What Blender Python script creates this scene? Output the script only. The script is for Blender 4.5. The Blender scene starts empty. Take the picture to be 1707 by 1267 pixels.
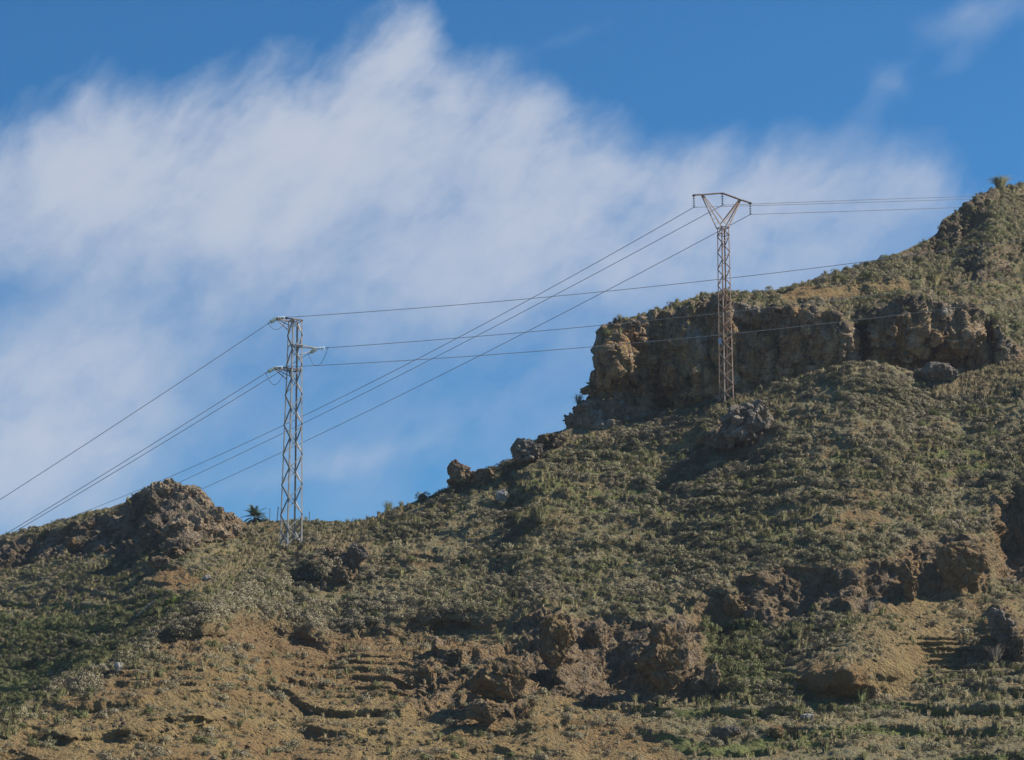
import bpy, math, random
import numpy as np
from mathutils import Vector, Matrix
random.seed(7); rng = np.random.default_rng(11)
S = bpy.context.scene
R = math.radians
# ------------------------------------------------------------------ camera
FPX, CX, CY, HOR = 4016.0, 853.5, 633.5, 1500.0
PITCH = math.atan((HOR - CY) / FPX)
CAM = np.array([0.0, 0.0, 1.6])
cd = bpy.data.cameras.new("camera"); cam = bpy.data.objects.new("camera", cd)
S.collection.objects.link(cam)
cam.location = CAM; cam.rotation_euler = (math.pi / 2 + PITCH, 0, 0)
cd.sensor_width = 36; cd.lens = FPX / 1707 * 36; cd.clip_start = 1; cd.clip_end = 20000
S.camera = cam
# ------------------------------------------------------------------ sun + sky
SUN_EL, SUN_AZ = R(44), R(79)            # azimuth clockwise from +Y
sv = Vector((math.sin(SUN_AZ) * math.cos(SUN_EL), math.cos(SUN_AZ) * math.cos(SUN_EL), math.sin(SUN_EL)))
sd = bpy.data.lights.new("sun", 'SUN'); sd.energy = 4.6; sd.angle = R(0.5); sd.color = (1.0, 0.91, 0.78)
so = bpy.data.objects.new("sun", sd); S.collection.objects.link(so)
so.rotation_euler = sv.to_track_quat('Z', 'Y').to_euler()
S.view_settings.view_transform = 'Standard'; S.view_settings.look = 'None'
S.view_settings.exposure = 0.50; S.view_settings.gamma = 1; S.view_settings.use_curve_mapping = False
S.cycles.max_bounces = 5; S.cycles.diffuse_bounces = 3; S.cycles.transparent_max_bounces = 4

W = bpy.data.worlds.new("World"); S.world = W; W.use_nodes = True
nt = W.node_tree; nt.nodes.clear()
def N(nt, kind, **k):
    n = nt.nodes.new(kind)
    for a, b in k.items(): setattr(n, a, b)
    return n
def setin(nt, sock, val):
    if isinstance(val, bpy.types.NodeSocket): nt.links.new(val, sock)
    elif val is not None: sock.default_value = val
def mth(nt, op, a, b=None, c=None, clamp=False):
    n = N(nt, 'ShaderNodeMath', operation=op, use_clamp=clamp)
    setin(nt, n.inputs[0], a); setin(nt, n.inputs[1], b); setin(nt, n.inputs[2], c)
    return n.outputs[0]
def vmth(nt, op, a, b=None, out=0):
    n = N(nt, 'ShaderNodeVectorMath', operation=op)
    setin(nt, n.inputs[0], a); setin(nt, n.inputs[1], b)
    return n.outputs[out]
def mixc(nt, f, a, b, blend='MIX'):
    n = N(nt, 'ShaderNodeMix', data_type='RGBA', blend_type=blend)
    setin(nt, n.inputs[0], f); setin(nt, n.inputs[6], a); setin(nt, n.inputs[7], b)
    return n.outputs[2]
def sstep(nt, x, a, b, lo=0.0, hi=1.0):
    n = N(nt, 'ShaderNodeMapRange', interpolation_type='SMOOTHSTEP')
    setin(nt, n.inputs[0], x)
    for i, q in enumerate((a, b, lo, hi)): n.inputs[i + 1].default_value = q
    return n.outputs[0]
def noise(nt, vec, scale, detail=4, rough=0.55, dist=0.0, out=0):
    n = N(nt, 'ShaderNodeTexNoise'); setin(nt, n.inputs['Vector'], vec)
    n.inputs['Scale'].default_value = scale; n.inputs['Detail'].default_value = detail
    n.inputs['Roughness'].default_value = rough; n.inputs['Distortion'].default_value = dist
    return n.outputs[out]
def mapping(nt, vec, loc=(0, 0, 0), rot=(0, 0, 0), scl=(1, 1, 1), t='POINT'):
    n = N(nt, 'ShaderNodeMapping', vector_type=t); setin(nt, n.inputs[0], vec)
    n.inputs[1].default_value = loc; n.inputs[2].default_value = rot; n.inputs[3].default_value = scl
    return n.outputs[0]

sky = N(nt, 'ShaderNodeTexSky', sky_type='NISHITA', sun_disc=False)
sky.sun_elevation = SUN_EL; sky.sun_rotation = SUN_AZ
sky.air_density = 1.0; sky.dust_density = 0.3; sky.ozone_density = 3.0; sky.altitude = 600
tc = N(nt, 'ShaderNodeTexCoord')
dv = vmth(nt, 'NORMALIZE', tc.outputs['Generated'])
# gnomonic map of the part of the sky above the ridge, fixed to world directions
cp, sp = math.cos(PITCH), math.sin(PITCH)
fw = vmth(nt, 'DOT_PRODUCT', dv, (0, cp, sp), 1)
fw = mth(nt, 'MAXIMUM', fw, 0.05)
gx = mth(nt, 'DIVIDE', vmth(nt, 'DOT_PRODUCT', dv, (1, 0, 0), 1), fw)
gy = mth(nt, 'DIVIDE', vmth(nt, 'DOT_PRODUCT', dv, (0, -sp, cp), 1), fw)
cmb = N(nt, 'ShaderNodeCombineXYZ')
nt.links.new(mth(nt, 'MULTIPLY', gx, FPX / 1000), cmb.inputs[0]); nt.links.new(mth(nt, 'MULTIPLY', gy, FPX / 1000), cmb.inputs[1])
g0 = cmb.outputs[0]                       # unit = 1000 photo pixels (0.249 rad)
wv = vmth(nt, 'SUBTRACT', noise(nt, g0, 2.6, 5, 0.55, out=1), (0.5, 0.5, 0.5))
g1 = vmth(nt, 'ADD', g0, vmth(nt, 'MULTIPLY', wv, (0.15, 0.14, 0)))
wv2 = vmth(nt, 'SUBTRACT', noise(nt, mapping(nt, g0, loc=(3, 1, 0)), 8.0, 4, 0.55, out=1), (0.5, 0.5, 0.5))
g1 = vmth(nt, 'ADD', g1, vmth(nt, 'MULTIPLY', wv2, (0.045, 0.06, 0)))
blobs = [  # px, py, half w, half h, angle deg (ccw), strength
    (90, 260, 260, 130, 5, 1.15), (330, 290, 300, 150, 8, 1.0), (520, 220, 260, 150, 14, .95), (640, 110, 150, 120, 50, .75),
    (660, 45, 70, 80, 60, .8), (800, 200, 230, 130, -8, .8), (950, 250, 150, 110, -15, .5), (780, 340, 320, 120, 4, .55),
    (1000, 400, 320, 110, 5, .50), (1250, 320, 280, 80, 5, .60), (1500, 285, 170, 70, 10, .42), (1400, 390, 260, 80, 10, .30),
    (50, 735, 185, 150, 30, 1.25), (160, 620, 200, 90, 20, .50), (520, 480, 400, 70, 8, .20), (110, 410, 330, 80, 3, .42),
    (780, 480, 300, 100, 10, .36), (550, 770, 160, 22, 12, .28), (650, 690, 900, 230, 3, .29), (1300, 480, 300, 150, 5, .2), (1180, 250, 130, 40, 30, .25)]
wisps = [(1655, 22, 95, 40, 10, .38), (1480, 135, 26, 55, 60, .13), (1440, 190, 110, 26, 50, .20), (980, 45, 90, 20, 20, .12), (1600, 100, 60, 20, 30, .12)]
def blobsum(L):
    acc = None
    for bx, by, hw, hh, an, st in L:
        m = mapping(nt, g1, ((bx - CX) / 1000, (CY - by) / 1000, 0), (0, 0, R(an)), (hw / 1000, hh / 1000, 1), 'TEXTURE')
        d = vmth(nt, 'DOT_PRODUCT', m, m, 1)
        e = mth(nt, 'MULTIPLY', mth(nt, 'EXPONENT', mth(nt, 'MULTIPLY', d, -1.0)), st)
        acc = e if acc is None else mth(nt, 'ADD', acc, e)
    return acc
# upper limit of the cloud bank, as a curve over bearing
crest = [(0, 190), (60, 150), (110, 135), (200, 110), (235, 140), (300, 150), (350, 125), (420, 95), (470, 100), (530, 95), (580, 50), (640, 5), (672, -30), (695, -25), (730, 25),
         (785, 78), (860, 92), (920, 110), (980, 150), (1050, 160), (1100, 200), (1160, 225), (1230, 215), (1330, 180), (1400, 205), (1480, 150), (1560, 190), (1707, 290)]
sep = N(nt, 'ShaderNodeSeparateXYZ'); nt.links.new(g1, sep.inputs[0])
fc = N(nt, 'ShaderNodeFloatCurve'); cv = fc.mapping.curves[0]
cu = [((a_ + 300) / 2300, (900 - b_) / 1000) for a_, b_ in crest]
cv.points[0].location = (0, cu[0][1]); cv.points[1].location = (1, cu[-1][1])
for q in cu: cv.points.new(*q)
for p_ in cv.points: p_.handle_type = 'AUTO'
fc.mapping.update()
nt.links.new(mth(nt, 'MULTIPLY_ADD', sep.outputs[0], 1 / 2.3, (CX + 300) / 2300), fc.inputs['Value'])
ytop = mth(nt, 'ADD', fc.outputs[0], (CY - 900) / 1000)
edge_d = mth(nt, 'SUBTRACT', ytop, sep.outputs[1])
stk = noise(nt, mapping(nt, g1, rot=(0, 0, R(50)), scl=(.95, .34, 1), t='TEXTURE'), 3.0, 6, 0.58, 0.1)
edge_d = mth(nt, 'ADD', edge_d, mth(nt, 'MULTIPLY', mth(nt, 'SUBTRACT', stk, .5), .20))
acc = mth(nt, 'MULTIPLY', blobsum(blobs), sstep(nt, edge_d, -.05, .16))
acc = mth(nt, 'ADD', acc, blobsum(wisps))
# feathery streaks rising to the right, and soft billows
bil = noise(nt, mapping(nt, g0, loc=(5, 2, 0), rot=(0, 0, R(-20)), scl=(1, 1.5, 1)), 4.2, 8, 0.55, 0.1)
tex = mth(nt, 'ADD', mth(nt, 'MULTIPLY', stk, 0.36), mth(nt, 'MULTIPLY', bil, 0.50)); fin_ = noise(nt, mapping(nt, g1, rot=(0, 0, R(40)), scl=(1.0, .55, 1), t='TEXTURE'), 13.0, 7, 0.6, 0.3); tex = mth(nt, 'ADD', tex, mth(nt, 'MULTIPLY', fin_, .16))
mod = mth(nt, 'MULTIPLY_ADD', tex, 4.3, -1.22); mod = mth(nt, 'MAXIMUM', mod, 0.0)
den = mth(nt, 'MULTIPLY', acc, mod)
den = mth(nt, 'SUBTRACT', 1.0, mth(nt, 'EXPONENT', mth(nt, 'MULTIPLY', mth(nt, 'MAXIMUM', mth(nt, 'SUBTRACT', den, 0.06), 0.0), -1.35)))
den = mth(nt, 'MULTIPLY', den, 1.0, clamp=True)
skyc = mixc(nt, 1.0, sky.outputs[0], (0.235, 0.645, 0.90, 1), 'MULTIPLY')
cloudc = mixc(nt, den, (3.0, 4.05, 5.6, 1), (4.75, 5.1, 5.95, 1))
allc = mixc(nt, mth(nt, 'MULTIPLY', den, 0.93), skyc, cloudc)
bg = N(nt, 'ShaderNodeBackground'); bg.inputs[1].default_value = 0.085
nt.links.new(allc, bg.inputs[0])
wo = N(nt, 'ShaderNodeOutputWorld'); nt.links.new(bg.outputs[0], wo.inputs[0])

# ------------------------------------------------------------------ numeric helpers
def ray(u, v):
    u = np.asarray(u, float); v = np.asarray(v, float)
    a = (u - CX) / FPX; b = (CY - v) / FPX
    y = cp - b * sp; z = sp + b * cp
    return a / y, z / y                     # x and z gained per metre of ground distance
def P(u, v, Y):
    a, b = ray(u, v)
    return np.stack(np.broadcast_arrays(CAM[0] + a * Y, np.asarray(Y, float) + 0 * a, CAM[2] + b * Y), -1)
def V3(u, v, Y): return Vector(P(u, v, Y).tolist())
M32 = np.uint32
def hsh(ix, iy, iz, s):
    h = (ix.astype(M32) * M32(374761393)) ^ (iy.astype(M32) * M32(668265263)) ^ (iz.astype(M32) * M32(2246822519)) ^ M32((s * 3266489917) & 0xffffffff)
    h ^= h >> M32(15); h *= M32(2246822519); h ^= h >> M32(13); h *= M32(3266489917); h ^= h >> M32(16)
    return h.astype(np.float32) * np.float32(1 / 4294967296.0)
def vn(p, s=0):
    f = np.floor(p); q = (p - f).astype(np.float32); i = f.astype(np.int64)
    q = q * q * q * (q * (q * 6 - 15) + 10)
    X, Y_, Z = i[..., 0], i[..., 1], i[..., 2]; a, b, c = q[..., 0], q[..., 1], q[..., 2]
    def l(dy, dz):
        h0 = hsh(X, Y_ + dy, Z + dz, s); return h0 + (hsh(X + 1, Y_ + dy, Z + dz, s) - h0) * a
    r0 = l(0, 0); r0 += (l(1, 0) - r0) * b
    r1 = l(0, 1); r1 += (l(1, 1) - r1) * b
    return (r0 + (r1 - r0) * c) * 2 - 1
def fbm(p, sc, o=4, s=0, g=0.5, ridge=False):
    p = np.asarray(p) / sc; t = 0; a = 1.0; n = 0
    for k in range(o):
        x = vn(p, s + k * 17)
        if ridge: x = 1 - 2 * np.abs(x)
        t = t + a * x; n += a; a *= g; p = p * 2.03 + 5.1
    return t / n
def facet(p, sc, s=0, tilt=0.9):
    """piecewise-planar offsets of broken rock: one tilted plane for each cell"""
    p = np.asarray(p) / sc; f = np.floor(p).astype(np.int64)
    d1 = np.full(p.shape[:-1], 9.0, np.float32); d2 = d1.copy(); val = np.zeros_like(d1)
    for dx in (-1, 0, 1):
        for dy in (-1, 0, 1):
            for dz in (-1, 0, 1):
                c = f + np.array([dx, dy, dz])
                X, Y_, Z = c[..., 0], c[..., 1], c[..., 2]
                j = np.stack([hsh(X, Y_, Z, s), hsh(X, Y_, Z, s + 1), hsh(X, Y_, Z, s + 2)], -1)
                r = (p - c - j).astype(np.float32)
                d = np.einsum('...i,...i', r, r)
                t = np.stack([hsh(X, Y_, Z, s + 3), hsh(X, Y_, Z, s + 4), hsh(X, Y_, Z, s + 5)], -1) * 2 - 1
                w = hsh(X, Y_, Z, s + 6) - .5 + tilt * np.einsum('...i,...i', r, t)
                m = d < d1
                d2 = np.where(m, d1, np.minimum(d2, d)); val = np.where(m, w, val); d1 = np.where(m, d, d1)
    e = np.sqrt(d2) - np.sqrt(d1)
    return val, e
def curve(pts):
    xs = np.array([a for a, b in pts], float); ys = np.array([b for a, b in pts], float)
    return lambda u: np.interp(u, xs, ys)
def inpoly(u, v, poly, soft=8.0):
    """1 inside, 0 outside, soft edge in photo pixels"""
    poly = np.array(poly, float); n = len(poly)
    ins = np.zeros(u.shape, bool); dm = np.full(u.shape, 1e9)
    for i in range(n):
        x0, y0 = poly[i]; x1, y1 = poly[(i + 1) % n]
        if y0 != y1: ins ^= ((y0 > v) != (y1 > v)) & (u < (x1 - x0) * (v - y0) / (y1 - y0) + x0)
        L = (x1 - x0) ** 2 + (y1 - y0) ** 2 + 1e-9
        t = np.clip(((u - x0) * (x1 - x0) + (v - y0) * (y1 - y0)) / L, 0, 1)
        dm = np.minimum(dm, np.hypot(u - x0 - t * (x1 - x0), v - y0 - t * (y1 - y0)))
    sdf = np.where(ins, dm, -dm)
    x = np.clip(sdf / soft * .5 + .5, 0, 1)
    return x * x * (3 - 2 * x)
def blur(A, r, ax):
    """three box blurs of radius r samples along an axis"""
    r = int(round(r)); A = np.moveaxis(np.asarray(A, float), ax, 0)
    for _ in range(3):
        B = np.concatenate([np.repeat(A[:1], r + 1, 0), A, np.repeat(A[-1:], r, 0)], 0).cumsum(0)
        A = (B[2 * r + 1:] - B[:-2 * r - 1]) / (2 * r + 1)
    return np.moveaxis(A, 0, ax)
def ledge(st, V, rad, rate):
    """depth offset that makes the marked parts steep and pays it back above and below"""
    dvv = np.abs(np.gradient(V, axis=1)); q = (st - blur(st, rad, 1)) * dvv
    D = -rate * np.cumsum(q, 1); D = D - blur(D, rad * 3, 1) * .6
    return blur(D, 2, 0)
def terraces(U, V, per, amp, sx, sy, seed, strength, tilt=.03):
    ph = (V + 13 * fbm(np.stack([U / sx, V / sy, 0 * U], -1), 1, 4, seed) + tilt * (U - 800)) / per
    ph = ph + .9 * fbm(np.stack([U / 300, V / 200, 0 * U], -1), 1, 2, seed + 2)
    fr = 1 - (ph - np.floor(ph))             # V falls going up the slope
    rs = .60; tri = np.where(fr < rs, fr / rs, (1 - fr) / (1 - rs)); tri = tri + .12 * fbm(np.stack([U / 14, V / 9, 0 * U], -1), 1, 3, seed + 5)
    return -strength * amp * per * tri, np.clip((fr - rs) / .1, 0, 1) * np.clip((1 - fr) / .1, 0, 1)
def mono(Y, e=.004):
    """no undercut treads: depth never falls going up the slope"""
    k = np.arange(Y.shape[1])[None] * e
    return np.maximum.accumulate(Y - k, 1) + k
def grads(A):
    return np.gradient(A, axis=0), np.gradient(A, axis=1)
def normals(Pt):
    a, b = grads(Pt); n = np.cross(a, b); n /= np.linalg.norm(n, axis=-1, keepdims=True) + 1e-9
    n[n[..., 1] * 0 + (np.einsum('...i,...i', n, np.array([0, -1, .6])) < 0) > 0] *= -1
    return n

# ------------------------------------------------------------------ materials
def pmat(name, rough=0.9, spec=0.15):
    m = bpy.data.materials.new(name); m.use_nodes = True
    b = m.node_tree.nodes['Principled BSDF']
    b.inputs['Roughness'].default_value = rough; b.inputs['Specular IOR Level'].default_value = spec
    return m, m.node_tree, b
def attr(nt, name, t='GEOMETRY', out='Fac'):
    n = N(nt, 'ShaderNodeAttribute', attribute_name=name, attribute_type=t); return n.outputs[out]
def bump(nt, h, dist, strength=1.0, nrm=None):
    n = N(nt, 'ShaderNodeBump'); n.inputs['Strength'].default_value = strength; n.inputs['Distance'].default_value = dist
    setin(nt, n.inputs['Height'], h)
    if nrm: setin(nt, n.inputs['Normal'], nrm)
    return n.outputs[0]
def rock_color(nt, pos, rust):
    a = noise(nt, pos, 0.45, 6, 0.62); b = noise(nt, mapping(nt, pos, loc=(9, 4, 2)), 2.6, 6, 0.65)
    c = mixc(nt, sstep(nt, a, .36, .64), (.130, .105, .078, 1), (.300, .245, .178, 1))
    c = mixc(nt, sstep(nt, b, .40, .66, 0, .75), c, (.075, .062, .048, 1))
    li = noise(nt, mapping(nt, pos, loc=(2, 7, 1)), 5.0, 5, .7)
    c = mixc(nt, sstep(nt, li, .60, .74, 0, .5), c, (.36, .33, .27, 1))
    st = noise(nt, mapping(nt, pos, scl=(1, 1, .35)), 1.3, 5, .6)
    rf = mth(nt, 'MULTIPLY', rust, sstep(nt, st, .30, .55))
    tn = mixc(nt, sstep(nt, b, .35, .65), (.320, .232, .122, 1), (.25, .152, .068, 1))
    return mixc(nt, rf, c, tn)
def terrain_mat(name='hill_ground', bright=1):
    m, nt, b = pmat(name)
    pos = N(nt, 'ShaderNodeNewGeometry').outputs['Position']
    big = noise(nt, pos, 0.09, 4, .55); mid = noise(nt, mapping(nt, pos, loc=(3, 8, 5)), 0.55, 6, .65); fin = noise(nt, pos, 4.5, 6, .7)
    soil = mixc(nt, sstep(nt, mid, .35, .65), (.225, .158, .072, 1), (.370, .262, .112, 1))
    soil = mixc(nt, sstep(nt, big, .42, .62, 0, .55), soil, (.275, .150, .062, 1))
    soil = mixc(nt, sstep(nt, fin, .45, .70, 0, .55), soil, (.125, .092, .055, 1))
    g1 = noise(nt, mapping(nt, pos, loc=(1, 2, 9)), 0.8, 5, .7); g2 = noise(nt, pos, 9.0, 4, .7)
    turf = mixc(nt, sstep(nt, g2, .35, .65), (.120, .135, .045, 1), (.220, .235, .085, 1))
    litter = mixc(nt, sstep(nt, g2, .35, .65), (.175, .160, .085, 1), (.290, .258, .150, 1))
    veg = attr(nt, 'veg'); green = attr(nt, 'green')
    vf = mth(nt, 'MULTIPLY', veg, sstep(nt, g1, .30, .55))
    c = mixc(nt, vf, soil, litter)
    gf = sstep(nt, mth(nt, 'ADD', mth(nt, 'MULTIPLY', green, .9), mth(nt, 'SUBTRACT', g1, .5)), .30, .55)
    c = mixc(nt, gf, c, turf)
    rc = rock_color(nt, pos, attr(nt, 'rust'))
    if bright != 1: rc = mixc(nt, 1.0, rc, (bright, bright * .97, bright * .92, 1), 'MULTIPLY')
    if bright != 1:
        sk = noise(nt, mapping(nt, pos, loc=(4, 4, 4), scl=(1, 1, .16)), 1.5, 6, .62)
        rc = mixc(nt, sstep(nt, sk, .50, .62, 0, .72), rc, (.120, .100, .082, 1))
        pt = noise(nt, mapping(nt, pos, loc=(8, 1, 3), scl=(1, 1, .6)), .42, 5, .6)
        rc = mixc(nt, sstep(nt, pt, .56, .66, 0, .6), rc, (.46, .42, .36, 1))
        rc = mixc(nt, sstep(nt, pt, .44, .34, 0, .55), rc, (.42, .22, .095, 1))
    c = mixc(nt, attr(nt, 'rock'), c, rc)
    nt.links.new(c, b.inputs['Base Color'])
    h = mth(nt, 'ADD', mth(nt, 'MULTIPLY', noise(nt, pos, 3.0, 8, .72), .7), mth(nt, 'MULTIPLY', noise(nt, pos, 14, 5, .7), .25))
    vo = N(nt, 'ShaderNodeTexVoronoi', feature='F1'); nt.links.new(pos, vo.inputs['Vector']); vo.inputs['Scale'].default_value = 3.4
    vo2 = N(nt, 'ShaderNodeTexVoronoi', feature='F1'); nt.links.new(pos, vo2.inputs['Vector']); vo2.inputs['Scale'].default_value = 8.5
    kn = mth(nt, 'ADD', mth(nt, 'MULTIPLY', vo.outputs[0], -.6), mth(nt, 'MULTIPLY', vo2.outputs[0], -.35))
    h = mth(nt, 'ADD', h, kn)
    nt.links.new(bump(nt, h, 0.42, 1.0), b.inputs['Normal'])
    return m
def rock_mat(name, tint, rust, pale=0.0):
    m, nt, b = pmat(name)
    pos = N(nt, 'ShaderNodeNewGeometry').outputs['Position']
    c = rock_color(nt, pos, rust)
    c = mixc(nt, 1.0, c, tint, 'MULTIPLY')
    if pale: c = mixc(nt, pale, c, (.55, .53, .49, 1))
    nt.links.new(c, b.inputs['Base Color'])
    vo = N(nt, 'ShaderNodeTexVoronoi', feature='F1'); nt.links.new(pos, vo.inputs['Vector']); vo.inputs['Scale'].default_value = 4.5
    h = mth(nt, 'ADD', noise(nt, pos, 4.0, 8, .72), mth(nt, 'MULTIPLY', vo.outputs[0], -.6))
    nt.links.new(bump(nt, h, 0.28, 1.0), b.inputs['Normal'])
    return m
def plant_mat(name, c0, c1, c2, tr=0.15):
    m, nt, b = pmat(name, .85, .1)
    oi = N(nt, 'ShaderNodeObjectInfo'); pos = N(nt, 'ShaderNodeNewGeometry').outputs['Position']
    c = mixc(nt, oi.outputs['Random'], c0, c1)
    f = sstep(nt, noise(nt, pos, .12, 4, .6), .42, .62)
    c = mixc(nt, mth(nt, 'MULTIPLY', f, .65), c, c2)
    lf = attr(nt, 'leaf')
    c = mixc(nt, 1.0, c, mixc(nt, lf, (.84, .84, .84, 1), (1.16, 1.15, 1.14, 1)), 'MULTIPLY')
    nt.links.new(c, b.inputs['Base Color'])
    return m
def steel_mat(name, c0, c1, rough=.55, metal=0.0):
    m, nt, b = pmat(name, rough, .4)
    pos = N(nt, 'ShaderNodeNewGeometry').outputs['Position']
    c = mixc(nt, sstep(nt, noise(nt, pos, 1.4, 5, .65), .38, .64), c0, c1)
    nt.links.new(c, b.inputs['Base Color']); b.inputs['Metallic'].default_value = metal
    return m
MT = terrain_mat(); MTC = terrain_mat('cliff_rock', 1.6)
MR = rock_mat("weathered_rock", (1, .97, .92, 1), .35)
MR2 = rock_mat('crag_stone', (1.5, 1.45, 1.35, 1), .15)
MRG = rock_mat("grey_rock", (1.1, 1.1, 1.12, 1), .03, .10)
MRO = rock_mat("ochre_rock", (1.0, .97, .88, 1), .75)
MRP = rock_mat("pale_rock", (1, 1, 1, 1), 0.0, .75)
PM = {
    'grey': plant_mat("grey_scrub_leaves", (.285, .265, .180, 1), (.320, .288, .215, 1), (.255, .250, .142, 1)),
    'green': plant_mat("green_scrub_leaves", (.140, .168, .072, 1), (.195, .215, .105, 1), (.190, .205, .098, 1)),
    'tuss': plant_mat("tussock_blades", (.210, .215, .105, 1), (.260, .235, .130, 1), (.175, .195, .088, 1)),
    'dry': plant_mat("dry_grass_blades", (.400, .335, .200, 1), (.320, .270, .165, 1), (.350, .310, .180, 1)),
    'lime': plant_mat("bright_green_leaves", (.130, .190, .035, 1), (.150, .210, .045, 1), (.140, .200, .040, 1)),
    'palm': plant_mat("palm_leaves", (.12, .165, .08, 1), (.12, .165, .08, 1), (.11, .15, .08, 1)),
    'twig': plant_mat("dead_twigs", (.200, .185, .160, 1), (.150, .135, .115, 1), (.180, .165, .140, 1)),
}
MTR = steel_mat("palm_trunk_bark", (.10, .075, .05, 1), (.16, .12, .08, 1), .9)
MST1 = steel_mat("galvanised_steel", (.43, .42, .39, 1), (.30, .29, .27, 1), .55, .15)
MST2 = steel_mat("rusted_steel", (.54, .40, .30, 1), (.38, .22, .14, 1), .75, .05)
MARM = steel_mat("rusty_crossarm_steel", (.20, .11, .07, 1), (.33, .25, .19, 1), .7, .1)
MWIRE = steel_mat("conductor_aluminium", (.065, .065, .07, 1), (.085, .085, .09, 1), .5, .1)
MWIRE2 = steel_mat('sunlit_conductor_aluminium', (.26, .26, .265, 1), (.30, .30, .305, 1), .5, .1)  # same metal; sunlight painted in as a paler colour for the cliff spans
MFIT = steel_mat("dark_fittings", (.05, .06, .06, 1), (.08, .08, .08, 1), .5, .2)
MGLASS = steel_mat("insulator_glass", (.75, .85, .82, 1), (.50, .64, .60, 1), .12, 0)
MCER = steel_mat("insulator_ceramic", (.34, .38, .40, 1), (.12, .15, .17, 1), .2, 0)
MSIGN = steel_mat("sign_enamel", (.50, .54, .60, 1), (.42, .47, .54, 1), .4, 0)
MPOST = steel_mat("weathered_post", (.12, .11, .10, 1), (.18, .16, .14, 1), .85, 0)
MPOLE = steel_mat("bleached_wood", (.42, .40, .36, 1), (.32, .30, .27, 1), .85, 0)

# ------------------------------------------------------------------ object helpers
def link(o): S.collection.objects.link(o); return o
def tag(o, label=None, cat=None, group=None, kind=None):
    if label: o['label'] = label
    if cat: o['category'] = cat
    if group: o['group'] = group
    if kind: o['kind'] = kind
    return o
def np_mesh(name, verts, faces, mat, attrs=None, smooth=False):
    """faces: (n,3) or (n,4) int array, or list of such arrays"""
    me = bpy.data.meshes.new(name)
    fl = faces if isinstance(faces, list) else [faces]
    verts = np.asarray(verts, np.float32).reshape(-1, 3)
    me.vertices.add(len(verts)); me.vertices.foreach_set('co', verts.ravel())
    loops = np.concatenate([np.asarray(f).ravel() for f in fl]).astype(np.int32)
    sizes = np.concatenate([np.full(len(f), np.asarray(f).shape[1]) for f in fl])
    starts = np.concatenate([[0], np.cumsum(sizes)[:-1]]).astype(np.int32)
    me.loops.add(len(loops)); me.loops.foreach_set('vertex_index', loops)
    me.polygons.add(len(sizes)); me.polygons.foreach_set('loop_start', starts)
    me.polygons.foreach_set('use_smooth', np.full(len(sizes), smooth))
    me.update(calc_edges=True)
    for k, a in (attrs or {}).items():
        at = me.attributes.new(k, 'FLOAT', 'POINT'); at.data.foreach_set('value', np.asarray(a, np.float32).ravel())
    me.materials.append(mat)
    return me
def mobj(name, me, parent=None):
    o = bpy.data.objects.new(name, me); link(o)
    if parent: o.parent = parent
    return o
def empty(name, loc=(0, 0, 0)):
    o = bpy.data.objects.new(name, None); link(o); o.location = loc; o.empty_display_size = .3; return o
def grid_faces(n, m):
    i = np.arange(n * m).reshape(n, m)
    return np.stack([i[:-1, :-1], i[1:, :-1], i[1:, 1:], i[:-1, 1:]], -1).reshape(-1, 4)

# ------------------------------------------------------------------ the hills
S1 = curve([(-400, 1290), (-150, 1235), (0, 1188), (60, 1165), (120, 1125), (180, 1095), (240, 1062), (300, 1022), (340, 990), (400, 960), (440, 938),
            (475, 912), (510, 898), (560, 886), (600, 872), (650, 853), (700, 833), (750, 812), (800, 790), (850, 768), (880, 738), (905, 727), (950, 716),
            (1010, 708), (1100, 692), (1200, 668), (1250, 656), (1300, 638), (1360, 621), (1420, 606), (1480, 607), (1530, 622), (1600, 632),
            (1650, 618), (1707, 598), (1950, 560), (2200, 540)])
Y1 = curve([(-400, 132), (0, 150), (120, 158), (240, 166), (340, 176), (440, 198), (485, 206), (560, 210), (700, 214), (950, 218), (1100, 219),
            (1210, 217), (1420, 214), (1530, 216), (1707, 217), (2200, 217)])
S2 = curve([(1015, 545), (1060, 531), (1100, 518), (1140, 501), (1180, 491), (1210, 487), (1260, 488), (1300, 481), (1340, 471), (1380, 458),
            (1420, 447), (1450, 438), (1480, 430), (1510, 416), (1540, 402), (1562, 386), (1572, 366), (1600, 350), (1625, 330), (1650, 317),
            (1680, 310), (1707, 306), (1950, 285), (2200, 300)])
Y2 = curve([(940, 228), (1200, 229), (1300, 231), (1450, 241), (1550, 250), (1650, 258), (1707, 266), (2200, 275)])
T2 = curve([(940, 545), (1015, 545), (1060, 532), (1110, 519), (1150, 503), (1200, 497), (1250, 502), (1300, 508), (1345, 506), (1400, 532), (1432, 545),
            (1460, 512), (1500, 497), (1560, 503), (1620, 500), (1660, 532), (1690, 572), (1720, 640), (2200, 700)])
S3 = curve([(-400, 915), (-150, 905), (0, 892), (60, 879), (110, 866), (150, 853), (200, 843), (232, 826), (240, 816), (262, 809), (285, 803), (305, 808),
            (330, 818), (340, 836), (365, 850), (392, 860), (400, 872), (440, 869), (520, 869), (600, 871), (700, 885), (900, 900)])
Y3 = curve([(-400, 268), (0, 262), (200, 256), (400, 250), (500, 246), (900, 240)])
def lump(U, V, u, v, ru, rv, a): return a * np.exp(-(((U - u) / ru) ** 2 + ((V - v) / rv) ** 2) ** 1.4)

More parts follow.
